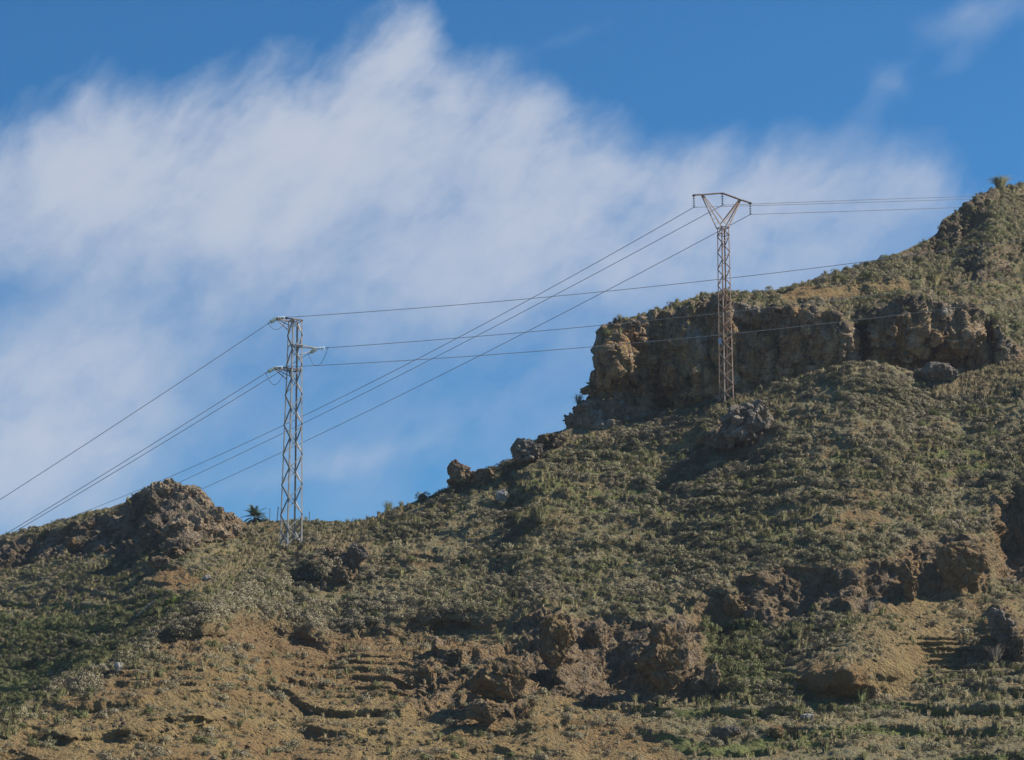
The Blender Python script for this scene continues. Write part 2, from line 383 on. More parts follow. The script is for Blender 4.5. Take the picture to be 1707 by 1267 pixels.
def relief(Pt, Nn, rock, soilamp, seed, mask_small, sq=.75):
    """world-space relief along the surface normal: crumbly soil, broken rock"""
    D = soilamp * (0.35 * fbm(Pt, 5.0, 4, seed) + 0.26 * fbm(Pt, 1.5, 5, seed + 3, .62, True)) + 0.05 * fbm(Pt, .35, 3, seed + 5, .6)
    m = rock > .04
    if m.any():
        q = Pt[m]; q = q + .5 * np.stack([vn(q / 1.7, 91), vn(q / 1.7, 92), vn(q / 1.7, 93)], -1)
        q = q * np.array([1, 1, sq])
        f1, e1 = facet(q, 4.2, seed); f2, e2 = facet(q, 1.7, seed + 20); f3, e3 = facet(q, .65, seed + 40)
        d = 1.5 * f1 + .75 * f2 + .30 * f3 - .30 * np.exp(-e1 * 16) - .14 * np.exp(-e2 * 14) + .22 * fbm(q, .7, 4, seed + 9, .65, True)
        D[m] += rock[m] * d
    return Pt + Nn * D[..., None]
def finish(name, Pt, attrs, keep=None, mat=None):
    n, m = Pt.shape[:2]
    F = grid_faces(n, m)
    me = np_mesh(name, Pt, F, mat or MT, attrs, smooth=True)
    return tag(mobj(name, me), kind='structure')
def back_rows(Pt, k=26, step=.28, drop=.42, hold=3.0):
    """carry each column over the crest and down the far side"""
    last = Pt[:, -1]; out = [Pt]
    for i in range(1, k + 1):
        d = step * i ** 1.55
        q = last.copy(); s = (last[:, 1] + d) / last[:, 1]
        q[:, 0] = last[:, 0] * s; q[:, 1] = last[:, 1] + d
        q[:, 2] = last[:, 2] + .10 * min(d, hold) - drop * max(0, d - hold)
        out.append(q[:, None])
    return np.concatenate(out, 1)
def padback(A, k=26): return np.concatenate([A, np.repeat(A[:, -1:], k, 1)], 1)
SC = []      # places where plants may stand: dicts with P, N, dens, u, v, zone

# ---- sheet 1: the near hillside
nu, nv = 1150, 520
u = np.linspace(-380, 2150, nu); t = np.linspace(0, 1, nv)
VB = 1430.0
top = S1(u)
U = np.repeat(u[:, None], nv, 1); V = VB + (top[:, None] - VB) * t
steep_polys = [
    ([(225, 1085), (300, 1050), (360, 1038), (430, 1036), (520, 1052), (600, 1040), (700, 1030), (860, 1030), (870, 1060), (780, 1062), (660, 1085), (560, 1100), (480, 1095), (400, 1082), (300, 1092)], .92),
    ([(865, 1045), (900, 1022), (960, 1035), (1050, 1030), (1130, 1028), (1160, 1050), (1165, 1100), (1195, 1110), (1205, 1168), (1060, 1172), (980, 1168), (890, 1160)], .97),
    ([(1120, 1000), (1165, 985), (1200, 985), (1245, 995), (1240, 1030), (1215, 1045), (1200, 1150), (1165, 1120), (1150, 1040)], .75),
    ([(690, 1090), (780, 1075), (870, 1080), (900, 1130), (880, 1190), (820, 1212), (700, 1205), (650, 1150)], .72),
    ([(1230, 965), (1290, 955), (1400, 950), (1480, 940), (1520, 905), (1570, 893), (1640, 890), (1652, 925), (1640, 985), (1570, 995), (1500, 990), (1475, 1022), (1350, 1030), (1260, 1048), (1225, 1010)], .95),
    ([(1645, 830), (1707, 815), (1900, 800), (2150, 800), (2150, 985), (1707, 975), (1660, 965), (1650, 890)], .97),
    ([(1350, 1125), (1440, 1118), (1460, 1165), (1370, 1170), (1330, 1150)], .85),
    ([(1430, 1105), (1520, 1100), (1540, 1130), (1480, 1150), (1440, 1120)], .6),
    ([(1640, 1030), (1680, 1020), (1707, 1060), (1700, 1100), (1660, 1095)], .7),
    ([(470, 985), (520, 940), (560, 912), (610, 905), (600, 960), (560, 985), (500, 1000)], .7),
    ([(1170, 740), (1200, 705), (1250, 685), (1290, 700), (1280, 745), (1200, 755)], .6),
    ([(855, 885), (900, 855), (960, 852), (975, 880), (920, 900)], .5),
    ([(1500, 990), (1560, 1010), (1560, 1040), (1480, 1040)], .5),
    ([(1520, 780), (1640, 770), (1640, 800), (1540, 812)], .4),
    ([(1400, 822), (1520, 800), (1530, 822), (1420, 850)], .5)]
wob = np.stack([U / 34, V / 34, U * 0], -1)
Uw = U + 12 * fbm(wob, 1, 3, 5); Vw = V + 12 * fbm(wob, 1, 3, 6)
st = np.zeros_like(U)
for k_, (pl, a) in enumerate(steep_polys): st = np.maximum(st, a * inpoly(Uw + 14 * fbm(wob * .5, 1, 2, 15), Vw + 14 * fbm(wob * .5, 1, 2, 16), pl, 30 if k_ == 0 else 14))
rock = np.clip(1.15 * np.max([inpoly(Uw, Vw, steep_polys[i][0], 10) for i in (1, 3, 4, 5, 8, 9, 10)], 0), 0, 1)
rock = np.maximum(rock, .35 * inpoly(Uw, Vw, steep_polys[0][0], 12)); rock = np.maximum(rock, .5 * inpoly(Uw, Vw, steep_polys[2][0], 10))
rock = np.maximum(rock, .7 * inpoly(Uw, Vw, [(860, 770), (870, 735), (930, 715), (1010, 705), (1015, 722), (940, 745), (900, 775)], 8))
rock = np.maximum(rock, .6 * inpoly(Uw, Vw, [(640, 862), (690, 840), (760, 800), (790, 795), (760, 820), (690, 850)], 6) * .4)
mound = np.maximum(inpoly(Uw, Vw, [(1330, 1100), (1430, 1070), (1540, 1080), (1560, 1140), (1460, 1180), (1330, 1175)], 20), inpoly(Uw, Vw, [(1490, 990), (1600, 990), (1600, 1040), (1490, 1040)], 14))
orange0 = np.clip((V - 1080) / 60, 0, 1)
# terracettes: level treads and short risers that wander across the slope
per = np.interp(V, [600, 900, 1060, 1150, 1430], [14, 17, 21, 27, 38])
str_ = np.clip(.80 + .9 * fbm(np.stack([U / 80, V / 30, 0 * U], -1), 1, 3, 35), 0, 1) * np.interp(V, [600, 1000, 1120, 1300], [.85, .95, 1.0, 1.0])
Yb = np.interp(u, [-380, 0, 600, 1000, 2150], [112, 122, 130, 136, 140])
Ys = Y1(u); tt_ = (V - V[:, :1]) / (V[:, -1:] - V[:, :1])
Yd = Yb[:, None] + (Ys - Yb)[:, None] * tt_
rate = (Ys - Yb)[:, None] / np.abs(V[:, -1:] - V[:, :1])
Tr, tread = terraces(U, V, per, .60 * rate, np.interp(V, [900, 1150], [90, 190]), 45, 31, str_ * (1 - st) * (1 - mound) * (1 + .08 * orange0))
Tr2, _t = terraces(U, V, per * .45, .22 * rate, 40, 24, 131, str_ * (1 - st) * (1 - mound))
edgef = np.clip((1 - t) * 16, 0, 1)[None, :]
Yd = mono(Yd + (Tr + Tr2) * edgef) + ledge(st, V, 26, 1.1 * rate) * edgef
Yd = Yd + 1.3 * fbm(np.stack([U / 120, V / 70, 0 * U + 3], -1), 1, 4, 37) * edgef
Yd = Yd + 4.5 * np.exp(-(V - top[:, None]) / 26) * np.clip((U - 60) / 120, 0, 1) * np.clip((520 - U) / 120, 0, 1)
bl = np.interp(U, [180, 230, 350, 450, 550, 700, 860], [1100, 1082, 1056, 1056, 1074, 1050, 1046]) + 10 * fbm(np.stack([U / 50, 0 * V, 0 * U + 4], -1), 1, 3, 81)
bw = np.clip((U - 190) / 90, 0, 1) * np.clip((880 - U) / 90, 0, 1) * (.8 + .5 * fbm(np.stack([U / 70, 0 * V, 0 * U + 8], -1), 1, 2, 82))
Yd = Yd + bw * (1.7 * np.exp(-((V - bl - 8) / 17) ** 2) - 2.0 * np.exp(-((V - bl + 30) / 20) ** 2))
for l in [(1450, 1085, 75, 50, 3.0), (1385, 1130, 62, 34, 2.4), (840, 1140, 52, 50, 3.2), (930, 1085, 34, 62, 2.6), (1105, 1105, 52, 66, 3.0),
          (1015, 1120, 40, 45, -1.6), (1200, 1085, 34, 60, -2.6), (1275, 1090, 60, 55, -2.6), (1590, 940, 55, 52, 2.6), (1692, 890, 34, 80, -4.0),
          (1512, 965, 22, 40, 1.4), (560, 945, 60, 36, 2.2), (500, 975, 40, 30, -1.6), (600, 1075, 65, 24, 1.4), (720, 1120, 55, 40, 1.4), (440, 1070, 40, 22, 1.0),
          (1235, 715, 55, 34, 2.2), (1670, 1055, 32, 45, 2.0), (1560, 1050, 70, 30, 1.2), (1450, 625, 80, 24, 1.5), (920, 870, 60, 22, 1.2),
          (330, 1180, 70, 22, 1.2), (150, 1215, 70, 16, 1.0), (760, 1060, 40, 30, -1.4), (1340, 1000, 60, 40, -1.0)]:
    Yd = Yd - lump(Uw, Vw, *l)
Pt = P(U, V, Yd)
fade = np.clip((1 - t) * 14, .35, 1)[None, :]
Nn = normals(Pt); 
for _ in range(2):
    Nn = (Nn + np.roll(Nn, 1, 0) + np.roll(Nn, -1, 0) + np.roll(Nn, 1, 1) + np.roll(Nn, -1, 1)); 
Nn /= np.linalg.norm(Nn, axis=-1, keepdims=True)
orange = np.clip(inpoly(Uw, Vw, [(-400, 1500), (-400, 1260), (0, 1235), (110, 1160), (200, 1120), (290, 1105), (500, 1090), (700, 1060), (860, 1070), (900, 1165), (1010, 1175), (1120, 1230), (1150, 1290), (1150, 1500)], 30)
                 + inpoly(Uw, Vw, [(1490, 990), (1640, 985), (1707, 1000), (1707, 1060), (1560, 1120), (1430, 1075), (1420, 1050)], 20) * .8
                 + inpoly(Uw, Vw, [(1330, 1100), (1530, 1090), (1530, 1170), (1340, 1175)], 20), 0, 1)
greenz = np.clip(inpoly(Uw, Vw, [(1060, 1175), (1300, 1165), (1800, 1180), (2150, 1150), (2150, 1430), (1000, 1430), (1150, 1260)], 30) * .8
                 + inpoly(Uw, Vw, [(1350, 760), (1707, 730), (1707, 800), (1400, 800)], 30) * .45 + inpoly(Uw, Vw, [(1160, 1040), (1260, 1020), (1320, 1130), (1250, 1165), (1180, 1165)], 20) * .6
                 + inpoly(Uw, Vw, [(800, 780), (1000, 730), (1300, 800), (1300, 900), (900, 860)], 40) * .35, 0, 1)
veg = np.clip((1 - .82 * orange) * (1 - .92 * np.clip(st * 1.1, 0, 1)), 0, 1)
patch = fbm(np.stack([U / 110, V / 55, 0 * U], -1), 1, 4, 51)
veg = veg * np.clip(1.15 - 1.7 * np.clip(patch - .18, 0, 1), .15, 1)
rust = np.clip(.55 + lump(Uw, Vw, 1110, 1115, 30, 60, .9) + lump(Uw, Vw, 1600, 960, 60, 35, .8) + lump(Uw, Vw, 1515, 965, 25, 45, .9) + lump(Uw, Vw, 820, 1185, 50, 30, .6) + lump(Uw, Vw, 1680, 880, 40, 60, .6) + .5 * orange, 0, 1)
low_ = np.clip((Vw - 1165) / 20, 0, 1); greenz = np.clip(greenz * (1 - .75 * low_) + (.30 + .55 * low_ * (Uw > 1050)) * tread * np.clip(veg + .2, 0, 1), 0, 1)
Pt = relief(Pt, Nn, rock * fade * .55, (1.0 - .35 * orange) * fade, 3, None)
PB = back_rows(Pt)
hill1 = finish('hillside', PB, {'rock': padback(rock), 'rust': padback(rust), 'veg': padback(veg), 'green': padback(greenz)})
dryp = inpoly(U, V, [(1535, 628), (1600, 634), (1660, 616), (1830, 590), (1830, 655), (1707, 664), (1560, 662)], 8); veg = veg * (1 - .3 * dryp)
dens = veg * (1 - .93 * rock) * (1 - .9 * dryp)
SC.append(dict(P=Pt, U=U, V=V, dens=dens, green=greenz, orange=orange, tread=tread * str_, z='near'))
H1 = (U, V, Pt)

# ---- sheet 2: the cliff and the upper hill behind the right-hand tower
Lb = curve([(500, 1018), (545, 1015), (562, 1009), (590, 998), (615, 989), (640, 983), (652, 987), (660, 987), (672, 972), (686, 956), (700, 948), (720, 934), (800, 925)])
nv = 430
ucol = np.concatenate([np.linspace(940, 1100, 110)[:-1], np.linspace(1100, 2150, 560)]); nu = len(ucol)
t = np.linspace(0, 1, nv)
s = np.clip((ucol - 940) / 160, 0, 1)
ut = np.where(s < 1, 1015 + s * 85, ucol)
vt = S2(ut); vb = S1(ucol) + 26
V = vb[:, None] + (vt - vb)[:, None] * t
U = np.where(s[:, None] < 1, Lb(V) + s[:, None] * (1100 - Lb(V)), ucol[:, None])
wob = np.stack([U / 26, V / 26, U * 0 + 7], -1)
Uw = U + 8 * fbm(wob, 1, 3, 5); Vw = V + 8 * fbm(wob, 1, 3, 6)
T = T2(Uw)
cl = np.clip((Vw - T) / 7, 0, 1) * np.clip((Vw - (vt[:, None] + 3)) / 4, 0, 1)
cl = cl * np.clip((1712 - Uw) / 14, 0, 1)
crag = np.maximum.reduce([inpoly(Uw, Vw, [(1495, 432), (1540, 402), (1565, 372), (1600, 345), (1632, 322), (1668, 322), (1650, 350), (1630, 385), (1590, 412), (1560, 432)], 8),
                          inpoly(Uw, Vw, [(1600, 440), (1640, 432), (1685, 436), (1684, 462), (1640, 468), (1596, 466)], 7),
                          inpoly(Uw, Vw, [(1600, 415), (1707, 400), (1900, 400), (1900, 432), (1700, 430), (1610, 436)], 7) * .7,
                          inpoly(Uw, Vw, [(1545, 462), (1580, 455), (1595, 478), (1530, 488)], 7) * .7])
w = 1 + .6 * fbm(np.stack([U / 50, V / 18, 0 * U + 3], -1), 1, 4, 47)
ph = (V + 8 * fbm(np.stack([U / 60, V / 30, 0 * U], -1), 1, 3, 43)) / 15; fr = ph - np.floor(ph)
w = np.clip(w + .9 * (np.clip((fr - .6) / .1, 0, 1) - .4), .1, 4)
stp = np.maximum(cl, .9 * blur(crag, 7, 0))
w = w * (1 - stp) + .012 * stp
cs = np.cumsum(w, 1); cs = (cs - cs[:, :1]) / (cs[:, -1:] - cs[:, :1])
Y0 = Y1(ucol) + 4.0; Ye = np.maximum(Y2(ut), Y0 + 3)
Yd = Y0[:, None] + (Ye - Y0)[:, None] * cs
for l in [(1035, 600, 45, 70, 1.6), (1092, 620, 14, 80, -1.8), (1150, 610, 38, 70, 1.0), (1190, 600, 12, 60, -1.3), (1250, 590, 36, 60, .9), (1300, 590, 12, 70, -1.2),
          (1345, 560, 40, 60, 1.2), (1434, 570, 15, 60, -3.6), (1500, 560, 38, 55, 1.8), (1545, 580, 12, 40, -1.6), (1590, 560, 32, 45, 2.0), (1655, 570, 12, 40, -1.8),
          (1680, 580, 20, 40, 1.2), (1010, 700, 85, 32, 2.8), (1000, 605, 60, 38, 1.6), (1105, 675, 22, 22, -2.6), (1000, 668, 20, 8, -.6), (1560, 610, 60, 20, -2.0), (1480, 600, 40, 30, -.8)]:
    Yd = Yd - lump(Uw, Vw, *l) * np.clip(cl + .15, 0, 1) * 1.25
Yd = Yd - cl * (1.6 * fbm(np.stack([U / 42, V / 120, 0 * U + 9], -1), 1, 3, 71) + .5 * fbm(np.stack([U / 14, V / 50, 0 * U + 9], -1), 1, 3, 72, .5, True))
rnd = np.clip(1 - s / .30, 0, 1); Yd = Yd + (5.0 * (1 - np.sqrt(np.clip(1 - rnd ** 2, 0, 1))))[:, None]
Pt = P(U, V, Yd)
# the hidden left end, turned away from the camera
kk = 14; wrap = []
for i in range(kk, 0, -1):
    q = Pt[0].copy(); d = .25 * i ** 1.6
    q[:, 1] += d; q[:, 0] = q[:, 0] * (q[:, 1] / Pt[0][:, 1]) + .35 * d; q[:, 2] += -.12 * d
    wrap.append(q[None])
Pt = np.concatenate(wrap + [Pt], 0)
def padw(A): return np.concatenate([np.repeat(A[:1], kk, 0), A], 0)
U, V, Uw, Vw, cl, crag = map(padw, (U, V, Uw, Vw, cl, crag))
cl[:kk] = np.maximum(cl[:kk], .8)
Nn = normals(Pt)
for _ in range(3): Nn = (Nn + np.roll(Nn, 1, 0) + np.roll(Nn, -1, 0) + np.roll(Nn, 1, 1) + np.roll(Nn, -1, 1))
Nn /= np.linalg.norm(Nn, axis=-1, keepdims=True)
rock = np.clip(cl + .85 * crag, 0, 1)
sand = np.clip(inpoly(Uw, Vw, [(1290, 492), (1330, 474), (1400, 478), (1450, 470), (1510, 468), (1530, 486), (1480, 495), (1400, 497), (1345, 505), (1300, 505)], 8)
               + .8 * inpoly(Uw, Vw, [(1555, 478), (1600, 480), (1660, 500), (1600, 495)], 8), 0, 1)
veg = np.clip((1 - .95 * rock) * (1 - .95 * sand), 0, 1)
rust = np.clip(.15 + .45 * np.clip((V - T2(U) - 12) / 30, 0, 1) * (V < 652) + sum(lump(Uw, Vw, *l) for l in [(1030, 605, 22, 50, .6), (1060, 620, 40, 45, .6), (1130, 640, 40, 50, .9), (1150, 590, 16, 40, .6), (1225, 600, 30, 45, .95),
               (1320, 520, 30, 16, .7), (1490, 595, 25, 25, .9), (1520, 600, 20, 20, .6), (1090, 670, 40, 20, .4), (1290, 640, 40, 30, .4)]) + .8 * sand, 0, 1)
fadeT = np.clip((V - padw(np.repeat(vt[:, None], nv, 1))) / 6, .3, 1)
Pt = relief(Pt, Nn, rock * fadeT * .78, fadeT * 1.0, 8, None, .55)
PB = back_rows(Pt, drop=.30, hold=4)
at2 = {'rock': padback(rock), 'rust': padback(rust), 'veg': padback(veg), 'green': padback(veg * .35)}
n, m = PB.shape[:2]; F = grid_faces(n, m)
clf = padback(cl).ravel()[F].mean(1) > .5
def subset(name, sel):
    f = F[sel]; ids, inv = np.unique(f, return_inverse=True)
    me = np_mesh(name, PB.reshape(-1, 3)[ids], inv.reshape(-1, 4), MTC if name == 'cliff' else MT, {k: a.ravel()[ids] for k, a in at2.items()}, True)
    return tag(mobj(name, me), kind='structure')
subset('cliff', clf); subset('upper_hill', ~clf)
SC.append(dict(P=Pt, U=U, V=V, dens=veg, green=veg * .4, orange=sand, tread=0 * U, z='upper'))
H2 = (U, V, Pt)

# ---- sheet 3: the lower ridge on the left
nu, nv = 520, 330
u = np.linspace(-380, 800, nu); t = np.linspace(0, 1, nv)
vb = np.minimum(S1(u) + 60, 1330); top = S3(u)
U = np.repeat(u[:, None], nv, 1); V = vb[:, None] + (top - vb)[:, None] * t
wob = np.stack([U / 26, V / 26, U * 0 + 17], -1)
Uw = U + 9 * fbm(wob, 1, 3, 5); Vw = V + 9 * fbm(wob, 1, 3, 6)
rp = inpoly(Uw, Vw, [(-400, 928), (0, 905), (100, 887), (160, 866), (205, 850), (238, 818), (285, 800), (332, 812), (345, 842), (398, 862), (404, 885), (380, 897), (330, 906),
                     (300, 920), (250, 925), (180, 922), (100, 934), (0, 950), (-400, 975)], 7)
bank = inpoly(Uw, Vw, [(405, 885), (440, 878), (470, 880), (475, 905), (430, 915), (400, 905)], 6)
stp = np.maximum(rp, .8 * bank)
per = np.interp(V, [850, 1250], [11, 19])
Yb = np.maximum(184 + 0 * u, Y1(u) + 14); Ye = Y3(u); tt_ = (V - V[:, :1]) / (V[:, -1:] - V[:, :1])
Yd = Yb[:, None] + (Ye - Yb)[:, None] * tt_; rate = blur((Ye - Yb)[:, None] / np.abs(V[:, -1:] - V[:, :1]), 20, 0)
Tr, tread = terraces(U, V, per, .55 * rate, 90, 30, 61, .8 * (1 - stp), -.04)
edgef = np.clip((1 - t) * 16, 0, 1)[None, :]
Yd = mono(Yd + Tr * edgef) + ledge(stp, V, 24, .9 * rate) + 1.0 * fbm(np.stack([U / 100, V / 60, 0 * U], -1), 1, 3, 63) * edgef
ridge = np.clip(1 - np.abs(Uw - 300 - (Vw - 860) * .25) / np.where(Uw < 300, 80, 95), 0, 1) * rp
Yd = Yd - 5.0 * ridge - lump(Uw, Vw, 375, 880, 22, 22, 1.6) * rp + lump(Uw, Vw, 150, 905, 60, 20, 2.0) * rp - lump(Uw, Vw, 270, 880, 28, 18, 2.0) * rp
Pt = P(U, V, Yd); Nn = normals(Pt)
for _ in range(2): Nn = (Nn + np.roll(Nn, 1, 0) + np.roll(Nn, -1, 0) + np.roll(Nn, 1, 1) + np.roll(Nn, -1, 1))
Nn /= np.linalg.norm(Nn, axis=-1, keepdims=True)
bare = np.clip(inpoly(Uw, Vw, [(215, 950), (300, 943), (328, 962), (362, 990), (300, 992), (250, 975)], 7) + .7 * inpoly(Uw, Vw, [(435, 872), (470, 872), (470, 890), (440, 890)], 6), 0, 1)
greenz = np.clip(inpoly(Uw, Vw, [(-400, 1060), (0, 1030), (220, 1010), (320, 1005), (250, 1070), (200, 1110), (0, 1220), (-400, 1250)], 30) * .95, 0, 1)
veg = np.clip((1 - .95 * rp) * (1 - .95 * bare), 0, 1); greenz = np.clip(greenz + .30 * tread * veg, 0, 1)
fadeT = np.clip((V - top[:, None]) / 6, .5, 1)
rust = np.clip(.12 + lump(Uw, Vw, 375, 880, 25, 25, .6) + lump(Uw, Vw, 250, 890, 60, 15, .3) + .4 * bare, 0, 1)
Pt = relief(Pt, Nn, rp * fadeT * .85, fadeT, 14, None)
PB = back_rows(Pt, drop=.30, hold=5)
finish('far_hill', PB, {'rock': padback(rp), 'rust': padback(rust), 'veg': padback(veg), 'green': padback(greenz)})
SC.append(dict(P=Pt, U=U, V=V, dens=veg, green=greenz, orange=bare, tread=tread, z='left'))
H3 = (U, V, Pt)

# ---- valley floor, out to the horizon
gx_ = np.linspace(-6000, 6000, 61); gy_ = np.linspace(-6000, 6000, 61)
GX, GY = np.meshgrid(gx_, gy_, indexing='ij')
g = np.stack([GX, GY, 0 * GX], -1)
me = np_mesh('ground', g, grid_faces(61, 61), MT, {'rock': 0 * GX, 'rust': 0 * GX, 'veg': 0 * GX + .6, 'green': 0 * GX + .4})
tag(mobj('ground', me), kind='structure')
# foot of the hill, from the valley floor up to the first modelled row
U1, V1, P1 = H1
foot = P1[::4, 0]; rows = []
for k in range(12):
    f = k / 11; q = foot.copy(); q[:, 1] = foot[:, 1] - 60 * (1 - f); q[:, 0] = foot[:, 0] * (.75 + .25 * f)
    q[:, 2] = foot[:, 2] * f ** 1.3 - .3 * (1 - f)
    rows.append(q[:, None])
q = np.concatenate(rows, 1); q[..., 2] += .25 * fbm(q, 6, 3, 77) * np.sin(np.linspace(0, math.pi, 12))[None]
z_ = 0 * q[..., 0]
tag(mobj('hill_foot', np_mesh('hill_foot', q, grid_faces(*q.shape[:2]), MT, {'rock': z_, 'rust': z_, 'veg': z_ + .7, 'green': z_ + .5}, True)), kind='structure')

def ground_at(H, u, v, vis=True):
    """3D point of the finished relief seen at photo position (u, v)"""
    U, V, Pp = H
    Q = Pp - CAM
    dep = Q[..., 1] * cp + Q[..., 2] * sp
    pu = CX + FPX * Q[..., 0] / dep; pv = CY - FPX * (-Q[..., 1] * sp + Q[..., 2] * cp) / dep
    k = np.argmin((pu - u) ** 2 + (pv - v) ** 2 + .02 * (dep - dep.min()))
    return Pp.reshape(-1, 3)[k]
def to_px(q):
    q = np.asarray(q) - CAM; dep = q[..., 1] * cp + q[..., 2] * sp
    return CX + FPX * q[..., 0] / dep, CY - FPX * (-q[..., 1] * sp + q[..., 2] * cp) / dep

# ------------------------------------------------------------------ plants
def tri_mesh(name, tris, mat, leaf, nrm=None):
    tris = np.asarray(tris, float); n = len(tris)
    if nrm is not None:
        me = np_mesh(name, tris.reshape(-1, 3), np.arange(n * 3).reshape(n, 3), mat, {'leaf': np.repeat(leaf, 3)}, True)
        nrm = nrm / (np.linalg.norm(nrm, axis=-1, keepdims=True) + 1e-9)
        me.normals_split_custom_set_from_vertices(np.repeat(nrm, 3, 0).tolist()); return me
    return np_mesh(name, tris.reshape(-1, 3), np.arange(n * 3).reshape(n, 3), mat, {'leaf': np.repeat(leaf, 3)})
def cushion(name, seed, n, rad, h, leaf, mat, lobes=5, up=.5):
    """low domed shrub: several uneven lobes of small leafy twigs"""
    r = np.random.default_rng(seed)
    lc = r.uniform(-.62, .62, (lobes, 2)) * rad; lr = r.uniform(.38, .62, lobes) * rad; lh = r.uniform(.65, 1.05, lobes) * h
    k = r.integers(0, lobes, n)
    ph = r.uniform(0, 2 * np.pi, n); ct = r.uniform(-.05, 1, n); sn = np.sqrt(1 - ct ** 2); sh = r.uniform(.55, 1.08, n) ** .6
    d = np.stack([np.cos(ph) * sn, np.sin(ph) * sn, ct], -1)
    c = np.stack([lc[k, 0] + d[:, 0] * lr[k] * sh, lc[k, 1] + d[:, 1] * lr[k] * sh, np.maximum(d[:, 2], 0) * lh[k] * sh - .04], -1)
    ax = d + r.normal(0, .45, (n, 3)) + np.array([0, 0, up]); ax /= np.linalg.norm(ax, axis=1, keepdims=True)
    sd_ = np.cross(ax, r.normal(0, 1, (n, 3))); sd_ /= np.linalg.norm(sd_, axis=1, keepdims=True)
    L = leaf * r.uniform(.5, 1.5, n)[:, None]
    tr = np.stack([c - sd_ * L * .42, c + sd_ * L * .42, c + ax * L * 1.25], 1)
    body = c * np.array([1, 1, 1.3]) / rad; gn = d + .6 * body + r.normal(0, .10, (n, 3)) + np.array([0, 0, .35])
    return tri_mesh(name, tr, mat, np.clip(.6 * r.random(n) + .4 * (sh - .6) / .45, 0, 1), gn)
def tussock(name, seed, n, rad, h, wdt, mat, spread=.8):
    """clump of arching blades from one foot"""
    r = np.random.default_rng(seed); T = []; lf = []
    for i in range(n):
        a = r.uniform(0, 2 * math.pi); s0 = r.uniform(.1, 1) ** .7 * spread; L = h * r.uniform(.6, 1.15)
        b = np.array([math.cos(a), math.sin(a), 0]) * rad * .35 * r.random()
        o = np.array([math.cos(a), math.sin(a), 0]); sdv = np.array([-math.sin(a), math.cos(a), 0]) * wdt
        m = b + o * L * s0 * .38 + np.array([0, 0, L * .68]); e = b + o * L * s0 * .95 + np.array([0, 0, L * (1.0 - .35 * s0)])
        T += [[b - sdv, b + sdv, m + sdv * .8], [b - sdv, m + sdv * .8, m - sdv * .8], [m - sdv * .8, m + sdv * .8, e]]
        q = r.random(); lf += [q, q, q]
    T = np.array(T); T[..., 2] -= .03
    return tri_mesh(name, T, mat, np.array(lf), np.repeat((T[1::3, 0] * 1.5 + np.array([0, 0, .9]) + 0), 3, 0) + r.normal(0, .3, (len(T), 3)))
KINDS = {
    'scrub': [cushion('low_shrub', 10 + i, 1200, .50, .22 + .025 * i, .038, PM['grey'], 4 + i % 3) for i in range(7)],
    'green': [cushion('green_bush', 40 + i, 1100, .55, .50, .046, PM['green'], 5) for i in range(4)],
    'tuss': [tussock('grass_tussock', 60 + i, 90, .4, .62, .016, PM['tuss']) for i in range(4)],
    'dry': [tussock('dry_grass', 80 + i, 60, .35, .45, .013, PM['dry'], .6) for i in range(3)],
}
def stone(seed):
    import bmesh
    bm = bmesh.new(); bmesh.ops.create_icosphere(bm, subdivisions=2, radius=.5)
    r = np.random.default_rng(seed); co = np.array([v.co[:] for v in bm.verts]); fc = np.array([[v.index for v in f.verts] for f in bm.faces]); bm.free()
    for k in range(9):
        nn = r.normal(0, 1, 3); nn /= np.linalg.norm(nn); h = co @ nn - r.uniform(.25, .42); co = co - np.where(h > 0, h, 0)[:, None] * nn
    return np_mesh('stone', co * np.array([1, .8, .6]), fc, MRO if seed % 2 else MR)
KINDS['stone'] = [stone(300 + i) for i in range(5)]
LIST = [(k, m) for k in ('scrub', 'green', 'tuss', 'dry', 'stone') for m in KINDS[k]]
OFF = {'scrub': (0, 7), 'green': (7, 4), 'tuss': (11, 4), 'dry': (15, 3), 'stone': (18, 5)}
def scatter(sc, kind, n, smin, smax, mult, edge=0.0, seed=1):
    """pick n places, by surface area times mult; returns P, scale, idx, px size"""
    r = np.random.default_rng(seed); Pp = sc['P']
    a = Pp[1:, :-1] - Pp[:-1, :-1]; b = Pp[:-1, 1:] - Pp[:-1, :-1]
    ar = np.linalg.norm(np.cross(a, b), axis=-1) * mult[:-1, :-1]
    inn = (sc['U'][:-1, :-1] > -120) & (sc['U'][:-1, :-1] < 1830)
    ar = np.where(inn, ar, 0).ravel().astype(float); cdf = np.cumsum(ar); cdf /= cdf[-1]
    k = np.searchsorted(cdf, r.random(n)); i, j = np.unravel_index(k, inn.shape)
    f, g_ = r.random(n)[:, None], r.random(n)[:, None]
    q = Pp[i, j] + a[i, j] * f + b[i, j] * g_
    s_ = smin + (smax - smin) * r.random(n) ** 2.2
    o, c = OFF[kind]
    return q, s_, r.integers(o, o + c, n), (i, j)
allP, allS, allI, allK = [], [], [], []
def put(sc, kind, n, a, b, mult, seed):
    q, s_, ix, _ = scatter(sc, kind, n, a, b, mult, 0, seed)
    allP.append(q); allS.append(s_); allI.append(ix); allK.append([kind] * n)
nz = lambda sc, sd, sc_=14: np.clip(.5 + 1.2 * fbm(sc['P'], sc_ / 2, 3, sd), .03, 1.4)
near, upper, left = SC
lowg = 1 - .84 * np.clip((near['V'] - 1165) / 30, 0, 1) * np.clip((near['U'] - 950) / 80, 0, 1)
put(near, 'scrub', 9300, .32, 1.5, near['dens'] ** 2 * nz(near, 1, 9) * (1 - .8 * near['tread']) * lowg, 1)
put(near, 'scrub', 700, .5, 1.25, near['orange'] * nz(near, 2, 8) + .02, 2)
